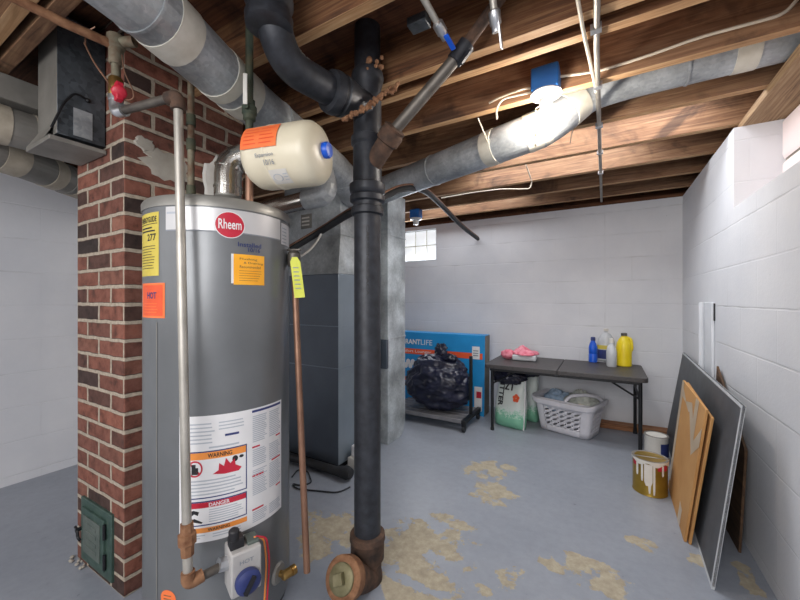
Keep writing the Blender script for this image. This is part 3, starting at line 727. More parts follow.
vb = b.build('ball_valve', 'copper_green', hw)
MB().obox((hp.x+.024, hp.y-.034, 1.785), (1, .6, 0), (-.6, 1, 0), (0, 0, 1), .014, .005, .1).build('lever', 'offwhite', vb, bevel=.002)
cp = W(191, 180, 1.31)
cw = thing('cold_water_pipe', 'corroded copper riser behind the pale gas pipe', 'pipe', (cp.x, cp.y, HT))
MB().cyl((cp.x, cp.y, HT-.005), (cp.x, cp.y, JT), .0115).build('riser', 'copper_old', cw)
for zz in (1.5, 1.67, 1.76): MB().cyl((cp.x, cp.y, zz-.02), (cp.x, cp.y, zz+.02), .0155).build('coupling', 'copper_green', cw)
# ------------------------------------------------------------------ gas line
g0 = W(178, 96, 1.045); g1 = W(188, 582, 1.0)
ge = W(116, 113, 1.136); ge.z = g0.z
gl = thing('gas_pipe', 'pale steel gas pipe running down the front of the heater', 'pipe', (g1.x, g1.y, g1.z))
dirv = (g1-g0).normalized()
MB().tube([g0, g0+(g1-g0)*.90], .0125, 18).build('drop_pipe', 'galvpipe', gl)
un = g0+(g1-g0)*.915
b = MB().lathe([(.017, -.045), (.018, -.018), (.024, -.015), (.024, .012), (.018, .016), (.017, .045)], un, dirv, 8)
b.build('union', 'rust', gl)
MB().tube([un+dirv*.04, g1], .0125, 14).build('nipple', 'galvpipe', gl)
gv = gc-gt*.04-gn*.01
e2 = Vector((g1.x, g1.y, gv.z)); 
b = MB().tube(fillet([g1+Vector((0, 0, .03)), Vector((g1.x, g1.y, g1.z-.005)), g1+(Vector((gv.x, gv.y, g1.z))-g1)*.35], .02), .018, 14); b.build('elbow', 'rust', gl)
b = MB().tube([g1+Vector((0, 0, -.005)), Vector((gv.x, gv.y, g1.z))+(g1-gv)*.0], .0125, 14)
b.build('supply_nipple', 'steel_dark', gl)
b = MB().cyl(Vector((gv.x, gv.y, g1.z))+(g1-gv).normalized()*.03, Vector((gv.x, gv.y, g1.z))+(g1-gv).normalized()*.005, .02, n=8); b.build('flare_nut', 'nickel', gl)
b = MB().tube([g0, ge], .0125, 18); b.build('branch_pipe', 'steel_dark', gl)
b = MB().tube(fillet([g0+dirv*.04, g0, g0+(ge-g0).normalized()*.04], .03), .0185, 16)
b.cyl(g0+dirv*.03, g0+dirv*.043, .0205); b.build('elbow', 'iron_rust', gl)
rt = Vector((ge.x, ge.y, 1.9))
b = MB().tube(fillet([ge+(g0-ge).normalized()*.04, ge, ge+Vector((0, 0, .05))], .03), .0185, 16).cyl(ge+Vector((0, 0, .035)), ge+Vector((0, 0, .05)), .021)
b.build('elbow', 'nickel', gl)
MB().cyl(ge+Vector((0, 0, .03)), rt, .0125).build('riser', 'copper_old', gl)
b = MB().lathe([(.016, -.035), (.02, -.03), (.02, .03), (.016, .035)], ge+Vector((0, 0, .075)), (0, 0, 1), 14)
sv = b.build('shutoff_valve', 'brass', gl)
hd = W(119, 92, 1.09)
b = MB().tube([ge+Vector((0, 0, .075)), hd], .006).lathe([(.01, -.004), (.02, 0), (.021, .008), (.012, .014)], hd, (hd-ge-Vector((0, 0, .075))), 10)
b.obox(hd+Vector((0, 0, 0)), (1, 0, .2), (0, 1, 0), (0, 0, 1), .02, .02, .055)
b.build('valve_handle', 'red', sv, bevel=.003)
b = MB().lathe([(.017, -.05), (.02, -.045), (.02, .0), (.025, .005), (.025, .04), (.018, .045)], rt, (0, 0, 1), 12)
b.cyl(rt+Vector((0, 0, .02)), rt+Vector((.05, .03, .025)), .016); b.build('tee', 'copper_old', gl)
tp_ = [rt+Vector((0, 0, .01)), W(62, 22, 1.04), W(14, -2, .985), W(14, -2, .985)+Vector((-.15, -.5, .01))]
b = MB().tube(tp_, .0135, 14); b.build('header_pipe', 'rust', gl)
# thin copper thermostat wires
w_ = [W(95, 27, 1.12), W(86, 32, 1.12), W(85, 45, 1.12), W(95, 65, 1.12), W(108, 82, 1.13), W(113, 92, 1.12)]
b = MB().tube(fillet(w_, .06), .002, 6).tube(fillet([p+Vector((.006, -.004, .002)) for p in w_[2:]], .06), .002, 6)
b.tube(fillet([W(122, 55, 1.1), W(124, 72, 1.1), W(133, 90, 1.1), W(134, 99, 1.1), W(126, 101, 1.1), W(120, 96, 1.1)], .05), .002, 6)
tag(b.build('bell_wire', 'copper'), 'thin loose copper wire looping beside the red valve handle', 'wire')

# ------------------------------------------------------------------ grey drop box and ducts on the left
db = thing('drop_box', 'square sheet metal duct box hung in front of the chimney top', 'duct', (-1.81, .55, 1.665))
b = MB().box(-1.86, -1.675, .485, CY0-.004, 1.69, 2.12)
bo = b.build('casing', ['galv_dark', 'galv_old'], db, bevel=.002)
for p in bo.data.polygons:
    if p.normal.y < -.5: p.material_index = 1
bx = [(-1.965, .47), (-1.66, .47), (-1.66, CY0-.003), (-1.965, CY0-.003)]
b = MB().box(-1.90, -1.665, .462, CY0-.004, 1.66, 1.676).add(
    [(-1.90, .462, 1.676), (-1.7, .462, 1.676), (-1.7, .485, 1.73), (-1.86, .485, 1.73)], [(0, 1, 2, 3)])
b.build('bottom_flange', 'galv_old', db, bevel=.002)
b = MB().box(-1.677, -1.672, .53, .585, 1.7, 1.8); b.build('pale_patch', 'galv', db)  # lighter metal patch on the box side
b = MB().tube(fillet([(-1.664, .468, 1.70), (-1.662, .50, 1.80), (-1.66, .53, 1.85), (-1.668, .565, 1.845)], .02), .004, 8).ball((-1.67, .57, 1.843), .009, 10, 6)
b.build('hook', 'blacksteel', db)
o = MB().box(-2.5, -2.0, -1.2, 1.0, 1.875, 1.972).build('trunk_duct', 'galv_old', bevel=.003)
tag(o, 'flat grey trunk duct under the joists at the far left', 'duct')
def taped_duct(name, label, pts, r, tapes, mt='galv', tm='tape', fil=.12, n=28, seams=True):
    pts = fillet(pts, fil, 6) if len(pts) > 2 else [Vector(p) for p in pts]
    t = thing(name, label, 'duct', pts[0])
    MB().tube(pts, r, n).build('pipe', mt, t, angle=11)
    L = [0]
    for a, c in zip(pts, pts[1:]): L.append(L[-1]+(c-a).length)
    def at(s):
        s = max(0, min(L[-1]-1e-5, s))
        for i in range(len(pts)-1):
            if s <= L[i+1]: return pts[i].lerp(pts[i+1], (s-L[i])/(L[i+1]-L[i]))
    for s0, s1 in tapes:
        ss = [s0+(s1-s0)*k/4 for k in range(5)]
        MB().tube([at(x) for x in ss], r+.0025, n).build('tape_band', tm, t)
    if seams:
        s = .05
        while s < L[-1]-.03:
            p = at(s); d = (at(s+.01)-at(s-.01)).normalized(); MB().cyl(p-d*.004, p+d*.004, r+.0035, n=n).build('joint_ring', mt, t); s += .62
    return t
taped_duct('round_duct', 'taped grey round duct under the flat trunk at far left', [(-2.06, -.6, 1.792), (-2.065, 1.1, 1.792)], .074, [(.98, 1.05), (1.12, 1.17)], 'galv_old', 'tape_old')
taped_duct('round_duct', 'lower taped round duct running behind the left side of the chimney', [(-2.22, .1, 1.74), (-2.235, .45, 1.73), (-2.45, .80, 1.72), (-2.75, 1.25, 1.72)], .074, [(.2, .26), (.36, .44), (.56, .62), (.7, .8)], 'galv_old', 'tape_old')
o = MB().hexa([(-2.95, .35, 1.60), (-2.55, .35, 1.60), (-2.3, 1.05, 1.60), (-2.95, 1.05, 1.60), (-2.95, .35, 1.625), (-2.55, .35, 1.625), (-2.3, 1.05, 1.625), (-2.95, 1.05, 1.625)]) if False else None
# big ducts
dp = [(-.86, -.2, 1.86), (-1.01, .43, 1.86), (-1.165, .85, 1.86), (-1.33, 1.62, 1.84), (-1.52, 2.0, 1.8)]
taped_duct('round_duct', 'large taped galvanised duct passing above the water heater to the plenum', dp, .084, [(.72, .80), (.955, 1.0), (1.04, 1.11)], 'galv', 'tape')
dq = [(-1.5, 2.1, 1.84), (-.40, 1.755, 1.868), (-.225, 1.765, 1.90), (-.07, 1.845, 2.055), (.09, 1.845, 2.07), (.71, 1.845, 2.07)]
taped_duct('round_duct', 'galvanised duct rising from the plenum and along the joist bay behind the lamp', dq, .084, [(1.03, 1.09), (1.23, 1.32), (1.42, 1.5), (2.05, 2.12)], 'galv', 'tape', .1)
# ------------------------------------------------------------------ furnace
FX0, FX1, FY0, FY1 = -2.03, -1.475, 1.775, 2.24
fu = thing('furnace', 'blue grey furnace standing behind the black stack', 'furnace', (-1.75, 2.0, 0))
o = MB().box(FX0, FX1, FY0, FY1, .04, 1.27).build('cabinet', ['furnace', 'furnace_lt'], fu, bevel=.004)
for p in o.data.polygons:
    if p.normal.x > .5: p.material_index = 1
for zz in (.66, .93): MB().box(FX0, FX1+.003, FY0-.003, FY1, zz-.003, zz+.003).build('panel_seam', 'furnace_lt', fu)
MB().box(FX0+.02, FX1-.02, FY0+.02, FY1-.02, 0, .045).build('plinth', 'blacksteel', fu)
PX1 = -1.505
b = MB().hexa([(FX0, FY0, 1.27), (FX1, FY0, 1.27), (FX1, FY1, 1.27), (FX0, FY1, 1.27), (FX0, FY0+.06, 1.53), (PX1, FY0+.06, 1.53), (PX1, FY1, 1.53), (FX0, FY1, 1.53)])
b.build('transition', 'galv_blue', fu, bevel=.003)
MB().box(FX0, PX1, FY0+.06, FY1, 1.53, 1.945).build('plenum', 'galv_blue', fu, bevel=.003)
p0 = W(295, 228, 2.1)
b = MB().box(-1.86, -1.76, FY0+.056, FY0+.062, 1.60, 1.70); b.mi = 1
for k in range(3): b.box(-1.85, -1.78, FY0+.054, FY0+.057, 1.62+.025*k, 1.63+.025*k)
b.build('rating_sticker', ['galv_old', 'offwhite'], fu)
# return drop
rd = thing('return_duct', 'galvanised return air drop between the black stack and the glass block window', 'duct', (-1.66, 2.42, 0))
RX1, RY0, RY1 = -1.425, 2.295, 2.565
prof = [(RY0, .0), (RY1-.09, .0), (RY1-.03, .03), (RY1-.006, .09), (RY1, .16), (RY1, 1.93), (RY0, 1.93)]
n = len(prof)
b = MB().add([(RX1, y, z) for y, z in prof]+[(-1.95, y, z) for y, z in prof], [tuple(range(n)), tuple(reversed(range(n, 2*n)))]+[(i, (i+1) % n, n+(i+1) % n, n+i) for i in range(n)])
b.build('casing', 'galv_blue', rd, bevel=.003)
b = MB().box(-1.95, RX1+.004, RY0-.004, RY1+.003, 1.595, 1.605).box(-1.95, RX1+.004, RY0-.004, RY1+.003, .80, .81); b.build('joint_flange', 'galv_blue', rd)
b = MB().box(-1.52, RX1+.006, RY0-.028, RY0-.001, .58, .80); b.build('filter_door', 'furnace', rd, bevel=.003)
# black condensate tube on the floor, pump, cord
a_, c_ = Vector((-2.05, 1.725, .035)), W(351, 479, 2.16)
b = MB().tube([a_, (c_.x-.12, c_.y, .036), (c_.x-.03, c_.y, .045), (c_.x, c_.y, .045)], [.025, .028, .04, .03], 16)
tag(b.build('drain_hose', 'rubber'), 'black rubber hose lying along the furnace foot', 'hose')
pm = thing('condensate_pump', 'small white condensate pump on the floor beside the furnace', 'pump', (-1.39, 1.9, 0))
MB().box(-1.455, -1.335, 1.84, 1.96, 0, .075).build('reservoir', 'offwhite', pm, bevel=.006)
MB().box(-1.44, -1.37, 1.86, 1.94, .075, .15).build('motor_cover', 'white', pm, bevel=.008)
b = MB(); pts = []
q = random.Random(2)
for p in ((292, 478), (298, 470), (308, 472), (312, 484), (300, 487), (292, 484), (296, 490), (320, 492), (338, 494), (350, 488)):
    v = fl(*p); pts.append(Vector((v.x, v.y, .006)))
b.tube(fillet(pts, .08), .004, 8); tag(b.build('power_cord', 'rubber'), 'thin black cord coiled on the floor behind the copper pipe', 'cord')

# ------------------------------------------------------------------ soil stack
S = Vector((-.809, 1.15, 0)); SR = .052
ss = thing('soil_stack', 'black cast iron soil stack standing in front of the furnace', 'pipe', S)
MB().cyl((S.x, S.y, .12), (S.x, S.y, 1.46), SR, n=32).build('main_pipe', 'iron', ss)
b = MB().lathe([(SR, 1.43), (.063, 1.435), (.063, 1.46), (.056, 1.465), (.056, 1.48), (.068, 1.485), (.068, 1.505), (.06, 1.512), (.068, 1.52), (.07, 1.53), (.07, 1.55), (.052, 1.56)], S, n=36)
b.build('hub', 'iron', ss)
MB().lathe([(.056, 1.545), (.056, 1.70), (.06, 1.705), (.064, 1.71), (.064, 1.735), (.055, 1.74), (.055, 1.93), (.06, 1.95), (.064, 1.97), (.06, 1.99), (.051, 2.0), (.051, JT)], S, n=36).build('upper_pipe', 'iron', ss)
b = MB().text('CARSON ASTACA', lambda u, v: Vector((S.x, S.y, 0)) + (SR+.0015)*Vector((math.cos(-1.05+.22*v), math.sin(-1.05+.22*v), 0)) + Vector((0, 0, 1.385-u*.27)), .03)
b.build('cast_lettering', 'black', ss)
# rust joint with caulk
b = MB(); q = random.Random(12)
chain = [W(344, 119, 1.262), W(356, 113, 1.268), W(368, 106, 1.30), W(380, 97, 1.335), W(389, 92, 1.36), W(398, 85, 1.38)]
for i in range(75):
    t = i/75*5; p = chain[int(t)].lerp(chain[int(t)+1], t-int(t)); w_ = .005+.004*min(1, t/3)
    b.ball(p+Vector((q.uniform(-1, 1), q.uniform(-.6, .6), q.uniform(-1, 1)))*w_, q.uniform(.004, .0095), 7, 5)
o = b.build('crusted_joint', 'rust', ss); o['label'] = 'rusty crusted joint'
b = MB()
for i in range(16):
    b.ball(S+Vector((.045+q.uniform(-.015, .03), -.02+q.uniform(-.03, .02), 1.99+q.uniform(-.02, .035))), q.uniform(.006, .013), 7, 5)
b.build('rust_flakes', 'rust', ss)
# closet bend
e0 = Vector((-.848, .71, 0))
pth = [Vector((e0.x, e0.y, JT)), Vector((e0.x, e0.y, 1.95)), Vector((-.872, .79, 1.84)), Vector((-.845, .99, 1.845)), Vector((S.x, S.y-.02, 1.85))]
pp = fillet(pth, .12, 7)
cb = thing('closet_bend', 'thick black pipe elbow curving down from the ceiling into the stack', 'pipe', pp[-1])
MB().tube(pp[:-1], .052, 32).build('bend', 'iron', cb)
b = MB().lathe([(.055, -.06), (.066, -.055), (.068, -.03), (.062, -.02), (.062, .0), (.068, .01), (.068, .03), (.055, .04)], (e0.x, e0.y, 1.95), (0, 0, 1), 32)
b.build('upper_hub', 'iron', cb)
dd = (pth[4]-pth[3]).normalized()
b = MB().lathe([(.054, -.05), (.07, -.045), (.074, -.03), (.074, -.015), (.068, -.01), (.068, .002), (.072, .006), (.068, .03), (.06, .06), (.056, .075), (.055, .12)], pth[3]+dd*.025, dd, 32)
b.build('lower_hub', 'iron', cb)
mid = (pth[2]+pth[3])/2
dn_ = (pth[3]-pth[2]).normalized(); cup = (Vector((.5, -.4, .9))-dn_*dn_.dot(Vector((.5, -.4, .9)))).normalized(); cs = dn_.cross(cup)
pl_ = pp[6:-6]
def along(u):
    x = u*(len(pl_)-1); k_ = min(int(x), len(pl_)-2); return pl_[k_].lerp(pl_[k_+1], x-k_), (pl_[k_+1]-pl_[k_]).normalized()
def bendsurf(u, v):
    c_, d_ = along(.47+.3*u); up_ = Vector((.75, -.45, .5)); up_ = (up_-d_*d_.dot(up_)).normalized(); sd_ = d_.cross(up_); a = .3-.35*v
    return c_+(up_*math.cos(a)-sd_*math.sin(a))*.0534
MB().text('SV4 LVH', bendsurf, .03).build('cast_lettering', 'galv_old', cb)
# wye branch and steel drain
y0 = S+Vector((0, 0, 1.60)); y1 = Vector((-.70, 1.135, 1.705))
yd = (y1-y0).normalized()
b = MB().tube([y0, y1], .036, 24).lathe([(.036, -.02), (.044, -.015), (.046, .02), (.04, .03), (.044, .04), (.03, .046)], y1, yd, 24)
o = b.build('side_inlet', 'iron_rust', ss); o['label'] = 'rusty branch inlet'
e_ = W(490, 12, 1.15); e_mid = W(458, 56, 1.19)
dpz = thing('drain_pipe', 'grey steel drain pipe slanting up from the stack to the joists', 'pipe', y1)
MB().tube([y1+yd*.03, e_mid], .0215, 20).build('lower_run', 'steel_dark', dpz)
dr_ = (e_-e_mid).normalized()
MB().tube([e_mid, e_, e_+dr_*.2], .019, 18).build('upper_run', 'iron_rust', dpz)
b = MB().cyl(e_mid-dr_*.02, e_mid+dr_*.045, .027, n=22).obox(e_mid+dr_*.0+Vector((.028, -.01, -.02)), (1, 0, 0), (0, 1, 0), dr_, .016, .012, .05)
b.build('coupling', 'iron', dpz)
# bottom bell, sweep and cleanout
b = MB().lathe([(.056, .19), (.068, .185), (.07, .165), (.066, .16), (.065, .09), (.056, .075)], S, n=36); b.build('lower_bell', 'iron_rust', ss)
cl0 = Vector((S.x, S.y, .0)); cl1 = W(342, 579, 1.255)
cdv = (cl1-S-Vector((0, 0, .03))).normalized()
b = MB().tube(fillet([S+Vector((0, 0, .12)), S+Vector((0, 0, .0)), S+Vector((0, 0, -.08))], .02), .055, 30).tube([S+Vector((0, .02, .005)), cl1-cdv*.03], [.054, .06], 30)
b.build('cleanout_wye', 'iron_rust', ss)
b = MB().lathe([(.06, -.05), (.07, -.045), (.072, -.005), (.066, .0), (.056, .002)], cl1, cdv, 36); rim = b.build('cleanout_hub', 'rust', ss)
b = MB().lathe([(.05, .0), (.05, .008), (.046, .011), (.02, .012)], cl1-cdv*.001, cdv, 36); u_, v_ = frame_of(cdv)
b.obox(cl1+cdv*.022, u_+v_*.5, v_-u_*.5, cdv, .036, .036, .022)
b.build('cleanout_plug', 'plug', rim, bevel=.002)

# ------------------------------------------------------------------ refrigerant line-set
ln_ = [W(286, 252, 1.98), W(320, 232, 2.0), W(350, 213, 1.75), W(378, 200, 1.75), W(402, 188, 2.0), W(424, 189, 2.35), W(440, 204, 2.75), W(462, 227, 3.3), W(478, 239, 3.73)]
ls = thing('refrigerant_line', 'black insulated line set sagging past the stack and into the back wall', 'pipe', ln_[-1])
MB().tube(fillet(ln_, .25), .018, 14).build('insulation', 'rubber', ls)
MB().tube(fillet([p+Vector((.012, -.012, .02 if i < 5 else .016)) for i, p in enumerate(ln_)], .25), .0055, 10).build('copper_line', 'copper', ls)
MB().tube(fillet([W(290, 262, 1.9), W(312, 250, 1.95), W(328, 222, 1.97)], .1), .006, 10).build('wrap', 'offwhite', ls)
c_ = ln_[1]
b = MB()
for k in range(9): b.tube([ln_[1].lerp(ln_[2], .02+.02*k)+Vector((0, 0, .022)), ln_[1].lerp(ln_[2], .03+.02*k)+Vector((0, 0, -.016))], .007, 6)
b.build('tape_wrap', 'offwhite', ls)

# ------------------------------------------------------------------ lamp
lj = 1.63
lp = W(546, 100, dY(546, 1.575))
lamp = thing('ceiling_lamp', 'lit bare bulb lamp on a blue box fixed to a joist', 'lamp', (lp.x, 1.575, 1.94))
LXc = lp.x
MB().box(LXc-.052, LXc+.052, 1.575-.05, lj-.001, 1.952, 2.045).build('junction_box', 'bluebox', lamp, bevel=.006)
b = MB().lathe([(.06, .012), (.062, .006), (.055, 0), (.04, -.008), (.028, -.012), (.026, -.03), (.022, -.052)], (LXc, 1.575, 1.94), n=32); b.build('lampholder', 'porcelain', lamp)
b = MB().lathe([(.017, -.045), (.018, -.05), (.019, -.062)], (LXc, 1.575, 1.94), n=20); b.build('socket', 'grey_ink', lamp)
b = MB().ball((LXc, 1.575, 1.846), .031, 22, 14, (1, 1, 1.05)); bu = b.build('bulb', 'bulb', lamp)
b = MB().tube([(LXc-.012, 1.562, 1.905), (LXc-.035, 1.54, 1.885), (LXc-.035, 1.54, 1.74)], .0016, 6).ball((LXc-.035, 1.54, 1.775), .006, 8, 6, (1, 1, 1.4)).ball((LXc-.035, 1.54, 1.735), .005, 8, 6, (1, 1, 1.6))
b.build('pull_cord', 'wire', lamp)
# second, unlit lamp by the window
p2 = W(416, 213, dY(416, 3.08))
l2 = thing('ceiling_lamp', 'small unlit lamp on a blue box above the glass block window', 'lamp', (p2.x, p2.y, 1.93))
MB().box(p2.x-.05, p2.x+.05, 3.08-.04, 3.119, 1.895, 1.978).build('junction_box', 'bluebox', l2, bevel=.006)
MB().lathe([(.055, .012), (.056, .0), (.03, -.012), (.024, -.05), (.02, -.052)], (p2.x, 3.08, 1.883), n=24).build('lampholder', 'porcelain', l2)
# cables
fj = 1.63-.006
def cable(name, label, pts, r=.0045, mt='wire', fil=.05, cat='cable', flat=False):
    o = MB().tube(fillet(pts, fil), r, 8).build(name, mt); return tag(o, label, cat)
def onj(px, py, y=1.622): return W(px, py, dY(px, y))
cable('electric_cable', 'pale cable stapled along the joist face right of the lamp', [(LXc+.05, 1.60, 2.02), onj(600, 71), onj(650, 55), onj(700, 37), onj(760, 21), onj(785, 14), onj(800, -4)], .0055)
cable('electric_cable', 'upper pale cable entering the left side of the lamp box', [(LXc-.05, 1.60, 2.0), onj(527, 88), onj(505, 95), onj(489, 103)], .0045)
cable('electric_cable', 'lower pale cable bent down beside the left of the lamp box', [(LXc-.05, 1.585, 1.98), onj(520, 95, 1.61), onj(502, 99, 1.61), onj(496, 110, 1.61), onj(497, 119, 1.61)], .0045)
cx = W(597, 60, dZ(60, JB-.012)).x
ct = thing('conduit', 'steel conduit running under the joists toward the back wall', 'conduit', (cx, .95, JB-.012))
MB().tube([(cx+.01, .95, JB-.012), (cx, 1.4, JB-.012), (cx+.0, BY-.06, JB-.012)], .0095, 12).build('tube', 'steel', ct)
for yy in (1.3, 1.65, 2.03, 2.4, 2.78): MB().box(cx-.016, cx+.016, yy-.012, yy+.012, JB-.022, JB-.001).build('strap', 'nickel', ct)
cable('electric_cable', 'pale cable slanting to meet the steel conduit near the lamp', [W(577, -5, dZ(-5, JB-.012)), W(583, 30, dZ(30, JB-.012)), W(595, 84, dZ(84, JB-.014)), W(596, 92, dZ(92, JB-.014))], .006)
cable('electric_cable', 'thin cable hanging between joists past the bent duct', [W(478, 118, 1.55), W(482, 128, 1.6), W(487, 140, 1.7), W(491, 150, 1.8)], .003)
cable('electric_cable', 'thin cable end dangling right of the pull cord', [W(592, 88, 1.6), W(580, 108, 1.66), W(573, 128, 1.75), W(570, 143, 1.8)], .0022)
cable('electric_cable', 'grey cable crossing low under the joists above the line set', [W(441, 198, 2.55), W(470, 193, 2.6), W(500, 189, 2.62), W(530, 189, 2.62), W(532, 182, 2.6), W(526, 165, 2.45)], .004)
# short water stubs with shut-off valves overhead
def stub(label, p0, p1, colour, handle, hm):
    t = thing('water_stub', label, 'pipe', p0)
    d = (p1-p0).normalized(); MB().tube([p0, p1], .010, 12).build('pipe', 'galvpipe', t)
    b = MB().lathe([(.012, -.02), (.017, -.015), (.017, .015), (.013, .02), (.013, .035)], p1, d, 12); v = b.build('valve', 'nickel', t)
    u, w = frame_of(d); b = MB().obox(p1+d*handle[0]+w*handle[1]+u*handle[2], u, w, d, .016, .007, handle[3]); b.build('lever', hm, v, bevel=.002)
    return t
stub('copper stub with a blue lever hanging above the stack', W(420, -8, 1.02), W(440, 28, 1.09), 'n', (.045, .012, .012, .05), 'blue')
stub('brass stub with a clear grey lever beside the slanting drain pipe', W(492, -8, 1.0), W(495, 18, 1.02), 'n', (.045, -.01, .004, .075), 'nickel')
o = MB().obox(W(419, 23, 1.21), (1, .0, .0), (0, 1, 0), (0, 0, 1), .07, .05, .03).build('clamp_plate', 'galv_dark', bevel=.004)
tag(o, 'small dark metal plate fixed overhead left of the blue lever', 'bracket')

# ------------------------------------------------------------------ blue carton
ct = thing('carton', 'large blue flat carton standing against the back wall', 'box', (-1.6, 3.4, 0))
BX0, BX1, BF = -2.35, -.985, 3.3
def cf(u, v, off=.0012): return Vector((BX0+(BX1-BX0)*u, BF-off+.03*v, .76*v))
def cfo(off): return lambda u, v: cf(u, v, off)
b = MB().hexa([(BX0, BF, 0), (BX1, BF, 0), (BX1, BF+.16, 0), (BX0, BF+.16, 0), (BX0, BF+.03, .76), (BX1, BF+.03, .76), (BX1, BF+.19, .76), (BX0, BF+.19, .76)])
b.mi = 1; b.hexa([(BX1, BF+.004, .002), (BX1+.002, BF+.004, .002), (BX1+.002, BF+.156, .002), (BX1, BF+.156, .002), (BX1, BF+.034, .756), (BX1+.002, BF+.034, .756), (BX1+.002, BF+.186, .756), (BX1, BF+.186, .756)])
b.build('panel', ['carton', 'carton_edge'], ct, bevel=.003)
def cu(x): return (x-BX0)/(BX1-BX0)
b = MB()
b.mi = 0
b.text('VIBRANT', sub(cfo(.003), cu(-1.945), cu(-1.665), .835, .905), .03); b.text('LIFE', sub(cfo(.003), cu(-1.66), cu(-1.53), .835, .905), 0)
b.mi = 1; b.patch(sub(cfo(.002), 0, .985, .70, .775), 1, 1); b.patch(sub(cfo(.002), 0, .42, .33, .38), 1, 1)
b.mi = 0; b.text('Comfort Lounger', sub(cfo(.0035), cu(-1.945), cu(-1.54), .712, .76), .0)
b.patch(sub(cfo(.0035), .91, .965, .70, .86), 1, 1)
b.patch(sub(cfo(.002), .93, .985, .06, .36), 1, 1)
b.mi = 2
for k in range(3): b.patch(sub(cfo(.0045), .918, .955, .8-.03*k, .812-.03*k), 1, 1)
b.mi = 3; b.patch(sub(cfo(.0035), .945, .98, .22, .30), 1, 1)
b.mi = 0
for k in range(4): b.disc(sub(cfo(.003), .36+.02*k, .385+.02*k+.012, .5+.05*(k % 2), .58+.05*(k % 2)), 14)
b.build('print', ['white', 'carton_or', 'grey_ink', 'red'], ct)
# ------------------------------------------------------------------ trolley and bag
tr = thing('platform_cart', 'low black wheeled cart under the bulging garbage bag', 'cart', (-1.3, 3.02, 0))
TX0, TX1, TY0, TY1 = -1.75, -1.03, 2.82, 3.22
b = MB()
for k in range(5): b.box(TX0, TX1, TY0+.02+k*.074, TY0+.02+k*.074+.06, .085, .10)
b.box(TX0, TX1, TY0, TY0+.012, .07, .103).box(TX0, TX1, TY1-.012, TY1, .07, .103)
b.build('deck', 'deck', tr, bevel=.003)
MB().box(TX1, TX1+.035, TY0-.02, TY1+.02, .07, .105).build('end_rail', 'blacksteel', tr, bevel=.004)
MB().box(TX1+.005, TX1+.03, 2.99, 3.015, .1, .61).build('post', 'blacksteel', tr, bevel=.003)
for x in (TX0+.05, TX1+.015):
    for y in (TY0+.01, TY1-.01):
        w = MB().box(x-.016, x+.016, y-.02, y+.02, .045, .075).build('caster', 'blacksteel', tr, bevel=.003)
        MB().cyl((x-.012, y, .03), (x+.012, y, .03), .03, n=20).build('wheel', 'rubber', w, bevel=.003)
bc = Vector((-1.325, 3.02, .36))
def crumple(d, sd=0, k1=2.2, a1=.09, k2=6, a2=.05, k3=14, a3=.02):
    p = d+Vector((sd, sd*.7, 0))
    return 1+a1*noise.noise(p*k1)+a2*(abs(noise.noise(p*k2))*-2+.5)+a3*(abs(noise.noise(p*k3))*-2+.5)
def bagf(d):
    p = Vector((d.x*1.0, d.y*1.0, d.z*2.2))
    k = 1+.10*noise.noise(d*1.7+Vector((3, 2, 1)))
    q1 = noise.noise(p*1.9+Vector((5, 0, 2))); k += .10*(.35-abs(q1)*1.6)
    q2 = noise.noise(Vector((p.x*4.2, p.y*4.2, p.z*3.0))+Vector((1, 7, 2))); k += .06*(.3-abs(q2)*1.6)
    q3 = noise.noise(p*9); k += .018*(.3-abs(q3)*1.5)
    if d.z > .3: k *= 1-.13*(d.z-.3)
    if d.z > .9 and d.x > -.4: k += .1*(d.z-.9)*10*max(0, .3-abs(d.x-.05))
    return k
b = MB().ball(bc, .285, 150, 100, (1.06, .74, .93), bagf)
for v in b.v:
    dz = (bc.z-v.z)/.27
    if dz > -.2: f_ = 1+.13*min(1, max(0, dz+.2)); v.x = bc.x+(v.x-bc.x)*f_; v.y = bc.y+(v.y-bc.y)*f_
for v in b.v: v.z = max(v.z, .1005); v.x = min(v.x, -1.031)
gb = tag(b.build('garbage_bag', 'bag', angle=180), 'bulging black plastic garbage bag lying on the wheeled cart', 'bag')
b = MB(); top = bc+Vector((.02, 0, .235))
b.ball(top+Vector((.0, 0, .01)), .05, 40, 26, (1.1, .45, 1.35), lambda d: crumple(d, 2, 2.2, .35, 5, .35)*(1.25 if d.z > .5 else 1))
b.ball(top+Vector((.09, -.02, -.02)), .05, 40, 26, (1.5, .5, .8), lambda d: crumple(d, 6, 2.2, .35, 5, .35))
b.build('bag_tuft', 'bag', gb, angle=180)
# ------------------------------------------------------------------ folding table
TZ = .56; tx0, tx1, ty0, ty1 = -.885, .262, 2.955, 3.56
tb = thing('folding_table', 'low dark folding table along the back wall', 'table', (-.26, 3.25, 0))
hx = (tx0+tx1)/2-.005
def rounded(x0, x1, y0, y1, z0, z1, rl, rr):
    pts = []
    for cx_, cy_, a0_, r_ in ((x1-rr, y0+rr, -90, rr), (x1-rr, y1-rr, 0, rr), (x0+rl, y1-rl, 90, rl), (x0+rl, y0+rl, 180, rl)):
        for k in range(6):
            a = math.radians(a0_+18*k); pts.append((cx_+r_*math.cos(a), cy_+r_*math.sin(a)))
    n = len(pts)
    return MB().add([(x, y, z0) for x, y in pts]+[(x, y, z1) for x, y in pts], [tuple(reversed(range(n))), tuple(range(n, 2*n))]+[(i, (i+1) % n, n+(i+1) % n, n+i) for i in range(n)])
rounded(tx0, hx-.002, ty0, ty1, TZ-.032, TZ, .04, .003).build('tabletop', 'table', tb, bevel=.004)
rounded(hx+.002, tx1, ty0, ty1, TZ-.032, TZ, .003, .04).build('tabletop', 'table', tb, bevel=.004)
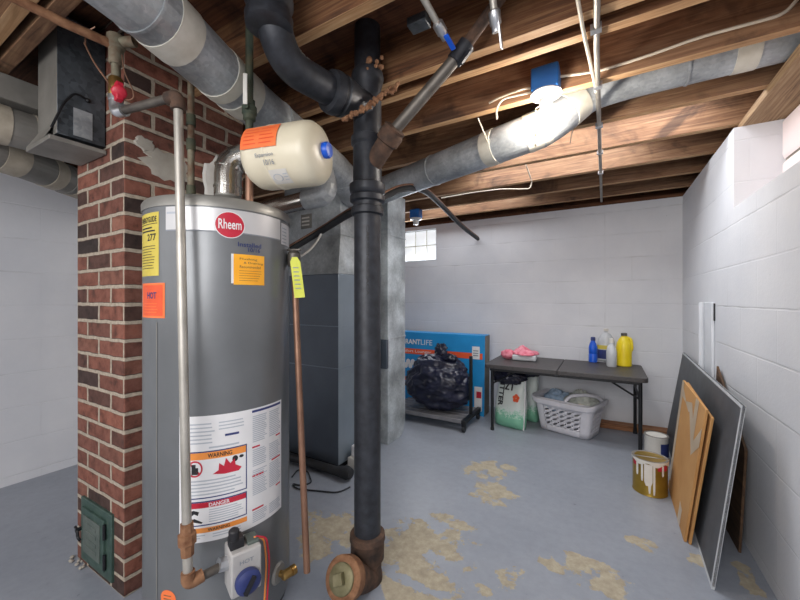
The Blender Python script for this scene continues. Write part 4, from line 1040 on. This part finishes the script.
for y in (ty0+.01, ty1-.01): MB().cyl((hx-.018, y, TZ-.04), (hx+.018, y, TZ-.04), .011).build('hinge', 'blacksteel', tb)
for x, s_ in ((tx0+.06, 1), (tx1-.045, -1)):
    for y in (ty0+.05, ty1-.05):
        lg = MB().cyl((x, y, .012), (x, y, TZ-.03), .0125, n=14).build('leg', 'blacksteel', tb)
        MB().cyl((x, y, 0), (x, y, .02), .0155, n=14).build('foot_cap', 'rubber', lg)
    MB().cyl((x, ty0+.05, TZ-.05), (x, ty1-.05, TZ-.05), .011, n=12).build('leg_crossbar', 'blacksteel', tb)
    MB().tube([(x, (ty0+ty1)/2-.2, TZ-.17), (x+s_*.22, (ty0+ty1)/2-.2, TZ-.035)], .007, 8).build('brace', 'blacksteel', tb)
    MB().cyl((x, ty0+.05, TZ-.17), (x, ty1-.05, TZ-.17), .008, n=12).build('leg_crossbar', 'blacksteel', tb)
for y in (ty0+.012, ty1-.012): MB().box(tx0+.05, tx1-.05, y-.006, y+.006, TZ-.05, TZ-.03).build('side_rail', 'blacksteel', tb)
# on the table
pk = W(519, 352, dZ(357, TZ)) ; pk = Vector((-.655, 3.34, TZ))
b = MB().obox((pk.x+.03, pk.y, TZ+.028), (1, .1, 0), (-.1, 1, 0), (0, 0, 1), .2, .17, .05)
o = b.build('foil_tray', 'clear', bevel=.012); tag(o, 'silvery packet lying on the table under the pink cloth', 'packet')
def heap(c, ru, rv, hh, sd, angle=180, lo=0.0):
    b = MB(); n, m_ = 40, 16
    for j in range(m_+1):
        for i in range(n):
            a = 2*PI*i/n; t = j/m_
            rr = 1+.25*noise.noise(Vector((math.cos(a)*1.5+sd, math.sin(a)*1.5, sd)))
            x = c[0]+ru*rr*t*math.cos(a); y = c[1]+rv*rr*t*math.sin(a)
            z = c[2]+hh*(1-t**2.2)*(1+.5*noise.noise(Vector((x*13+sd, y*13, sd))))+.022*abs(noise.noise(Vector((x*26, y*26, sd+4))))*(1 if t < .95 else .3)
            b.v.append(Vector((x, y, max(z, c[2]+.0))))
    for j in range(m_):
        for i in range(n): b.f.append([j*n+i, j*n+(i+1) % n, (j+1)*n+(i+1) % n, (j+1)*n+i]); b.m.append(0)
    b.f.append([m_*n+i for i in range(n)]); b.m.append(0)
    return b
b = heap((pk.x+.035, pk.y, TZ+.053), .12, .10, .055, 3.0)
b.ball((pk.x-.11, pk.y-.03, TZ+.045), .055, 26, 16, (1.1, .7, .75), lambda d: crumple(d, 5, 3, .25, 7, .2))
tag(b.build('pink_cloth', 'pink', angle=180), 'crumpled pink cloth on the left end of the table', 'cloth')
def bottle(name, label, cat, px, py, prof, mt, capm=None, capp=None, n=24, sc=None, extra=None, dy=0.0):
    p = W(px, py, dZ(py, TZ)); p.y += dy; p = Vector((p.x, p.y, TZ))
    t = thing(name, label, cat, p)
    o = MB().lathe(prof, p, n=n); 
    if sc:
        for v in o.v: v.x = p.x+(v.x-p.x)*sc[0]; v.y = p.y+(v.y-p.y)*sc[1]
    o.build('body', mt, t)
    if capm: MB().lathe(capp, p, n=18).build('cap', capm, t)
    if extra: extra(t, p)
    return t
bottle('blue_bottle', 'small blue plastic bottle at the left of the cleaning bottles', 'bottle', 593, 362, [(.03, 0), (.034, .004), (.034, .07), (.031, .075), (.034, .08), (.034, .13), (.026, .16), (.016, .18), (.016, .19)], 'blue', 'navy', [(.018, .188), (.018, .215), (.015, .218)])
def wlab(t, p):
    b = MB()
    for i in range(20):
        a0, a1 = math.radians(-170+i*10), math.radians(-160+i*10)
        for zz0, zz1, mi in ((.02, .1, 0), (.105, .14, 1)):
            b.mi = mi; r_ = .0715
            b.add([(p.x+r_*math.cos(a0), p.y+r_*.75*math.sin(a0), zz0+TZ), (p.x+r_*math.cos(a1), p.y+r_*.75*math.sin(a1), zz0+TZ), (p.x+r_*math.cos(a1), p.y+r_*.75*math.sin(a1), zz1+TZ), (p.x+r_*math.cos(a0), p.y+r_*.75*math.sin(a0), zz1+TZ)], [(0, 1, 2, 3)])
    b.build('paper_label', ['navy', 'yellow'], t)
bottle('clear_jug', 'big clear jug with a blue and yellow label behind the spray bottle', 'jug', 606, 361, [(.06, 0), (.07, .008), (.07, .16), (.062, .2), (.04, .235), (.02, .25), (.02, .265)], 'clear', 'offwhite', [(.022, .263), (.022, .283), (.018, .286)], sc=(1, .75), extra=wlab, dy=.03)
bottle('spray_bottle', 'slim clear bottle standing left of the yellow jug', 'bottle', 611.5, 366, [(.034, 0), (.038, .006), (.038, .12), (.03, .16), (.016, .18), (.016, .195)], 'clear', 'offwhite', [(.018, .193), (.018, .225), (.012, .23)], dy=-.02)
def jh(t, p):
    b = MB().tube(fillet([(p.x+.018, p.y, TZ+.235), (p.x+.048, p.y-.01, TZ+.225), (p.x+.056, p.y-.01, TZ+.15), (p.x+.046, p.y, TZ+.12)], .03), .011, 12); b.build('handle', 'jug', t)
bottle('yellow_jug', 'tall yellow plastic jug at the right end of the table', 'jug', 624, 366, [(.048, 0), (.055, .006), (.056, .15), (.05, .19), (.034, .225), (.02, .24), (.02, .25)], 'jug', 'steel_dark', [(.022, .248), (.022, .268), (.018, .27)], sc=(1, .85), extra=jh)
# ------------------------------------------------------------------ under the table
def sackmesh(c, u, w, h, th, sd, tilt=0.0, lumps=.02):
    """stuffed sack: rows of rounded oblongs, fuller at the bottom, flat at the seam"""
    u = Vector((math.cos(u), math.sin(u), 0)); v = Vector((-u.y, u.x, 0)); b = MB(); n, m_ = 40, 26
    for j in range(m_+1):
        t = j/m_; wd = w*(1-.06*t+.03*math.sin(t*5)); tk = th*(math.sin(min(1, t*4+.35)*PI/2))*(1-.75*t**3)
        for i in range(n):
            a = 2*PI*i/n; ca, sa = math.cos(a), math.sin(a)
            x = math.copysign(abs(ca)**.6, ca)*wd/2; y = math.copysign(abs(sa)**.75, sa)*tk/2
            p = Vector(c)+u*x+v*(y+tilt*t)+Vector((0, 0, h*t))
            p += v*lumps*noise.noise(p*9+Vector((sd, 0, 0)))*math.sin(t*PI)
            b.v.append(p)
    for j in range(m_):
        for i in range(n): b.f.append([j*n+i, j*n+(i+1) % n, (j+1)*n+(i+1) % n, (j+1)*n+i]); b.m.append(0)
    b.f.append([i for i in range(n)]); b.m.append(0); b.f.append([m_*n+i for i in range(n)]); b.m.append(0)
    return b, u, v
lc = Vector((-.715, 3.17, 0)); la = math.radians(-14)
ls_ = thing('litter_sack', 'white and green litter sack standing at the left table leg', 'sack', lc)
b, u_, v_ = sackmesh(lc, la, .27, .45, .15, 2, .05)
b.build('sack', 'sack', ls_, angle=180)
def sf(x, z, off=.0): return lc+u_*x+v_*(-.082*(1-.75*(z/.45)**3)-.004-off+.05*z/.45)+Vector((0, 0, z))
b = MB().text('LITTER', lambda a, c: sf(-.085+.045*c, .40-.22*a), .03).text('17', lambda a, c: sf(.035-.075*a, .375-.055*c), .03)
b.mi = 1
for k in range(5):
    a = 2*PI*k/5+.3; b.disc(lambda p, q, a=a: sf(.075+.017*math.cos(a)+(p-.5)*.03, .265+.02*math.sin(a)+(q-.5)*.03), 12)
b.build('print', ['black', 'carton_or'], ls_)
b = MB().tube([lc+u_*.13+v_*(-.02), lc+u_*.137+v_*(-.01)+Vector((0, 0, .2)), lc+u_*.125+v_*.03+Vector((0, 0, .43))], .006, 8); b.build('side_seam', 'white', ls_)
b, _, _ = sackmesh(Vector((-.628, 3.43, 0)), la, .22, .46, .15, 6, .03, .03)
tag(b.build('litter_sack', 'sack', angle=180), 'second green speckled sack half hidden behind the white litter sack', 'sack')
b = MB().ball((-.72, 3.13, .44), .125, 70, 44, (1.12, .5, .5), lambda d: crumple(d, 8, 2.5, .2, 6, .2, 13, .08))
b.ball((-.6, 3.3, .46), .09, 50, 30, (1.2, .7, .45), lambda d: crumple(d, 1, 2.5, .2, 6, .2, 13, .08))
tag(b.build('plastic_bag', 'bag', angle=180), 'crumpled black plastic bag stuffed above the litter sack under the table', 'bag')
# basket
bk = Vector((-.262, 3.32, 0)); ba = math.radians(-17); bu_ = Vector((math.cos(ba), math.sin(ba), 0)); bv_ = Vector((-bu_.y, bu_.x, 0))
def ring_pt(a, w, d, e=.28):
    ca, sa = math.cos(a), math.sin(a); return math.copysign(abs(ca)**e, ca)*w/2, math.copysign(abs(sa)**e, sa)*d/2
lbk = thing('laundry_basket', 'white plastic laundry basket with hole pattern under the table', 'basket', bk)
BH = .275
NB, ML = 128, 14
vs = []; fs = []
for j in range(ML+1):
    t = j/ML; w_, d_ = .40+.085*t, .27+.06*t
    for i in range(NB):
        x, y = ring_pt(2*PI*i/NB, w_, d_); vs.append(bk+bu_*x+bv_*y+Vector((0, 0, .004+BH*t)))
holes = set()
for j in range(ML):
    for i in range(NB):
        fs.append((j*NB+i, j*NB+(i+1) % NB, (j+1)*NB+(i+1) % NB, (j+1)*NB+i))
# walls with holes: keep solid skin and cut rows of slanted openings out of it
keep = []
def face_c(f): return sum((vs[i] for i in f), Vector())/4
for f in fs:
    c = face_c(f)-bk; x, y, z = c.dot(bu_), c.dot(bv_), c.z
    keep.append(f)
b = MB()
def quad_holes(o, uvec, vvec, wid, hei, nc, nr, slope):
    """a flat wall with a grid of slanted oval openings"""
    bb = []; fsx = []
    cw, ch = wid/nc, hei/nr; base = o; m_ = 16
    for r_ in range(nr):
        for c_i in range(nc):
            x0, y0 = c_i*cw, r_*ch; out = []; inn = []
            for k in range(m_):
                a = 2*PI*(k+.5)/m_; ca, sa = math.cos(a), math.sin(a); s = 1/max(abs(ca), abs(sa))
                out.append((x0+cw/2+ca*s*cw/2, y0+ch/2+sa*s*ch/2))
                ex, ey = ca*cw*.27, sa*ch*.31
                inn.append((x0+cw/2+ex+ey*slope, y0+ch/2+ey+ex*.25))
            st = len(bb); bb += out+inn
            for k in range(m_): fsx.append((st+k, st+(k+1) % m_, st+m_+(k+1) % m_, st+m_+k))
    return bb, fsx
for sg, W0, D0, nrm_u in ((-1, .40, .27, True), (1, .40, .27, True), (-1, .40, .27, False), (1, .40, .27, False)):
    hw0, hw1, hd0, hd1 = .20, .2425, .135, .165
    zlo, zhi = .05, .20
    nc = 5 if nrm_u else 4
    bb, fx = quad_holes(None, None, None, 1, 1, nc, 4, .5)
    pts = []
    def wall_pt(s, z):
        t = z/BH; half = (hw0+(hw1-hw0)*t) if nrm_u else (hd0+(hd1-hd0)*t); dep = (hd0+(hd1-hd0)*t) if nrm_u else (hw0+(hw1-hw0)*t)
        sx = s*half
        bow = 0.0
        # rounded corners: follow the oblong plan
        e = .28; k = min(1, abs(s)); other = (1-k**(2/e))**(e/2) if k < 1 else 0
        if nrm_u: return bk+bu_*sx+bv_*(sg*dep*other)+Vector((0, 0, .004+z))
        return bk+bv_*sx+bu_*(sg*dep*other)+Vector((0, 0, .004+z))
    L_ = .66
    b.add([wall_pt((-1+2*x)*L_, zlo+(zhi-zlo)*y) for x, y in bb], fx)
    for z_a, z_b in ((0, zlo), (zhi, BH)):
        b.patch(lambda u, v: wall_pt((-1+2*u)*L_, z_a+(z_b-z_a)*v), 20, 3)
    for s0, s1 in ((-.9755, -L_), (L_, .9755)):
        b.patch(lambda u, v: wall_pt(s0+(s1-s0)*u, BH*v), 12, 6)
b.build('side_wall', 'basket', lbk, solid=.004, angle=50)
b = MB(); n = 64
pts = [bk+bu_*ring_pt(2*PI*i/n, .40, .27)[0]+bv_*ring_pt(2*PI*i/n, .40, .27)[1]+Vector((0, 0, .004)) for i in range(n)]
b.add(pts+[p+Vector((0, 0, .006)) for p in pts], [tuple(range(n)), tuple(range(n, 2*n))]+[(i, (i+1) % n, n+(i+1) % n, n+i) for i in range(n)]); b.build('floor_panel', 'basket', lbk)
b = MB(); prof = [(.0, -.045), (.004, -.045), (.016, -.035), (.022, -.006), (.018, .004), (.004, .006), (-.006, .0)]
vs = []; n = 96
for i in range(n):
    a = 2*PI*i/n
    for o_, h_ in prof:
        x, y = ring_pt(a, .485+2*o_, .33+2*o_); vs.append(bk+bu_*x+bv_*y+Vector((0, 0, BH+h_+.01*math.cos(2*a))))
k = len(prof)
b.add(vs, [(i*k+j, ((i+1) % n)*k+j, ((i+1) % n)*k+j+1, i*k+j+1) for i in range(n) for j in range(k-1)]); b.build('rim', 'basket', lbk)
hpts = [bk+bu_*(.03)+bv_*(-.155)+Vector((0, 0, BH+.0)), bk+bu_*.06+bv_*(-.13)+Vector((0, 0, BH+.05)), bk+bu_*.16+bv_*(-.06)+Vector((0, 0, BH+.065)), bk+bu_*.22+bv_*.03+Vector((0, 0, BH+.04)), bk+bu_*.24+bv_*.08+Vector((0, 0, BH-.01))]
MB().tube(fillet(hpts, .07), .014, 12).build('handle', 'basket', lbk)
b = MB().ball(bk+bu_*(-.10)+bv_*.02+Vector((0, 0, .22)), .115, 50, 30, (1, .9, .8), lambda d: crumple(d, 4, 2.4, .2, 6, .22, 12, .08))
tag(b.build('blue_cloth', 'denim', angle=180), 'pale blue clothes piled in the left of the laundry basket', 'clothes')
b = MB().ball(bk+bu_*(.09)+bv_*.02+Vector((0, 0, .235)), .12, 50, 30, (1.05, .9, .85), lambda d: crumple(d, 9, 2.4, .2, 6, .22, 12, .08))
tag(b.build('white_cloth', 'cloth', angle=180), 'grey white clothes piled in the right of the laundry basket', 'clothes')
# planks on the floor by the wall
o = MB().obox((.16, 3.585, .022), (1, .05, 0), (-.05, 1, 0), (0, 0, 1), .62, .11, .042).build('timber_plank', 'plank', bevel=.003); tag(o, 'pale brown plank lying at the foot of the back wall', 'plank')
o = MB().obox((-.10, 3.575, .075), (1, .2, 0), (-.2, 1, 0), (0, 0, 1), .16, .06, .05).build('timber_offcut', 'rust', bevel=.003)
o.location.z = -.031; o.location.x = -.09
tag(o, 'dark reddish wood offcut on the floor right of the basket', 'wood')
# ------------------------------------------------------------------ leaning things on the right
def slab(p00, p10, p11, p01, th, toward):
    t_ = Vector(toward)*th; a = [Vector(p) for p in (p00, p10, p11, p01)]
    return MB().hexa([*a, *[p+t_ for p in a]])
bt = thing('wall_board', 'large charcoal board with pale edges leaning on the right wall', 'board', (.37, 2.6, 0))
P00, P10, P11, P01 = Vector((.352, 1.765, 0)), Vector((.41, 3.45, 0)), Vector((.520, 3.45, .70)), Vector((.452, 1.81, .70))
slab(P00, P10, P11, P01, .008, (1, .03, -.14)).build('sheet', 'board', bt)
b = MB()
def bar(p, q, wv, tv): b.hexa([p, p+wv, q+wv, q, p+tv, p+wv+tv, q+wv+tv, q+tv])
tv = Vector((1, .03, -.14))*.0105
bar(P00-tv*.1, P01-tv*.1, Vector((0, .012, 0)), tv*1.0); bar(P01-tv*.1, P11-tv*.1, Vector((-.0017, 0, -.012)), tv); bar(P00-tv*.1, P10-tv*.1, Vector((.0017, 0, .012)), tv)
b.build('edge_strip', 'board_edge', bt)
# panel behind it
o = slab((.505, 2.08, 0), (.505, 2.55, 0), (.53, 2.55, .74), (.526, 2.08, .45), .010, (1, 0, -.08)).build('plywood_panel', 'plyboard', bevel=.002)
tag(o, 'brown plywood panel between the charcoal board and the right wall', 'board')
# folded cardboard
cbx = thing('cardboard_box', 'flattened cardboard box leaning on the charcoal board', 'box', (.34, 2.3, 0))
C00, C10, C11, C01 = Vector((.312, 2.05, 0)), Vector((.322, 2.60, 0)), Vector((.386, 2.56, .645)), Vector((.388, 2.045, .615))
cth = Vector((1, .0, -.12))*.011
slab(C00, C10, C11, C01, .011, (1, 0, -.12)).build('front_panel', 'cardboard', cbx, bevel=.002)
slab(C00+Vector((.016, -.012, 0)), C10+Vector((.016, 0, 0)), C11+Vector((.017, 0, -.01)), C01+Vector((.017, -.014, -.03)), .010, (1, 0, -.12)).build('back_panel', 'cardboard', cbx, bevel=.002)
def cfn(u, v): return C00.lerp(C10, u).lerp(C01.lerp(C11, u), v)+Vector((-.0015, 0, 0))
b = MB()
b.patch(sub(cfn, .22, .34, 0, 1), 1, 6)
b.poly(cfn, [(0, .86), (0, .72), (.22, .58), (.5, .84), (.75, .8), (1, .94), (1, .99), (.7, .88), (.45, .93), (.2, .7)])
b.patch(sub(cfn, .9, 1.0, .1, 1), 1, 4)
b.build('packing_tape', 'clear_tape', cbx)
# white boxed-in pipe on the right wall
o = thing('pipe_chase', 'white painted pipe and board standing in the right wall corner', 'pipe', (.52, 2.75, 0))
MB().box(.535, RX-.001, 2.68, 2.85, 0, 1.085).build('board', 'whitepaint', o, bevel=.003)
MB().cyl((.532, 2.895, 0), (.532, 2.895, 1.085), .0175, n=20).build('pipe', 'whitepaint', o)
MB().box(.543, RX-.001, 2.668, 2.679, .98, 1.08).build('shadow_strip', 'black', o)  # black strip standing in for the shadow slot beside the board
# paint cans
def can(name, label, c, r, h, mt, lidm):
    t = thing(name, label, 'can', c)
    MB().lathe([(r, 0), (r+.002, .003), (r, .008), (r, h-.012), (r+.003, h-.008), (r+.003, h)], c, n=40).build('body', mt, t)
    MB().lathe([(r+.003, h-.001), (r+.003, h+.002), (r-.008, h+.002), (r-.012, h-.008), (.01, h-.007)], c, n=40, caps=True).build('lid', lidm, t)
    return t
c = Vector((.226, 2.50, 0)); cr, chh = .084, .195
t = can('paint_can', 'gold paint can with white drips in front of the cardboard', c, cr, chh, 'gold', 'steel')
def cs_(a, z, off=.0015): a = math.radians(a); return c+Vector((math.cos(a), math.sin(a), 0))*(cr+off)+Vector((0, 0, z))
b = MB(); q = random.Random(4)
b.patch(lambda u, v: cs_(-200+360*u, chh-.018-.008*math.sin(u*40)+(.02+.008*math.sin(u*40))*v, .0045), 60, 2)
for a0_, w_, L in ((-138, 9, .075), (-120, 7, .10), (-100, 26, .12), (-96, 8, .16), (-82, 7, .165), (-52, 8, .06)):
    b.patch(lambda u, v: cs_(a0_+w_*(u-.5)*(1 if v < .8 else 1-(v-.8)*2), chh-.015-L*v, .003), 6, 10)
b.build('paint_drip', 'can_white', t)
b = MB()
for a0_, w_, z0_, z1_ in ((-70, 40, .15, .178), (-160, 18, .155, .178)):
    b.patch(lambda u, v: cs_(a0_+w_*u, z0_+(z1_-z0_)*v, .0022), 8, 1)
b.build('label_band', 'red', t)
b = MB().tube(fillet([cs_(-165, .16, .006), cs_(-150, .21, .02), cs_(-60, .225, .01)-Vector((0, 0, .0)), cs_(0, .2, .01), cs_(15, .16, .006)], .06), .002, 6); b.build('bail_handle', 'nickel', t)
c2 = Vector((.305, 2.98, 0))
t = can('paint_can', 'white paint can with dark side behind the gold can', c2, .068, .18, 'can_white', 'steel')
c, cr = c2, .068
b = MB(); b.patch(lambda u, v: cs_(-75+80*u, .05+.09*v, .0015), 12, 1); b.mi = 1; b.patch(lambda u, v: cs_(-135+25*u, .03+.015*v, .0015), 4, 1)
b.build('paper_label', ['navy', 'grey_ink'], t)
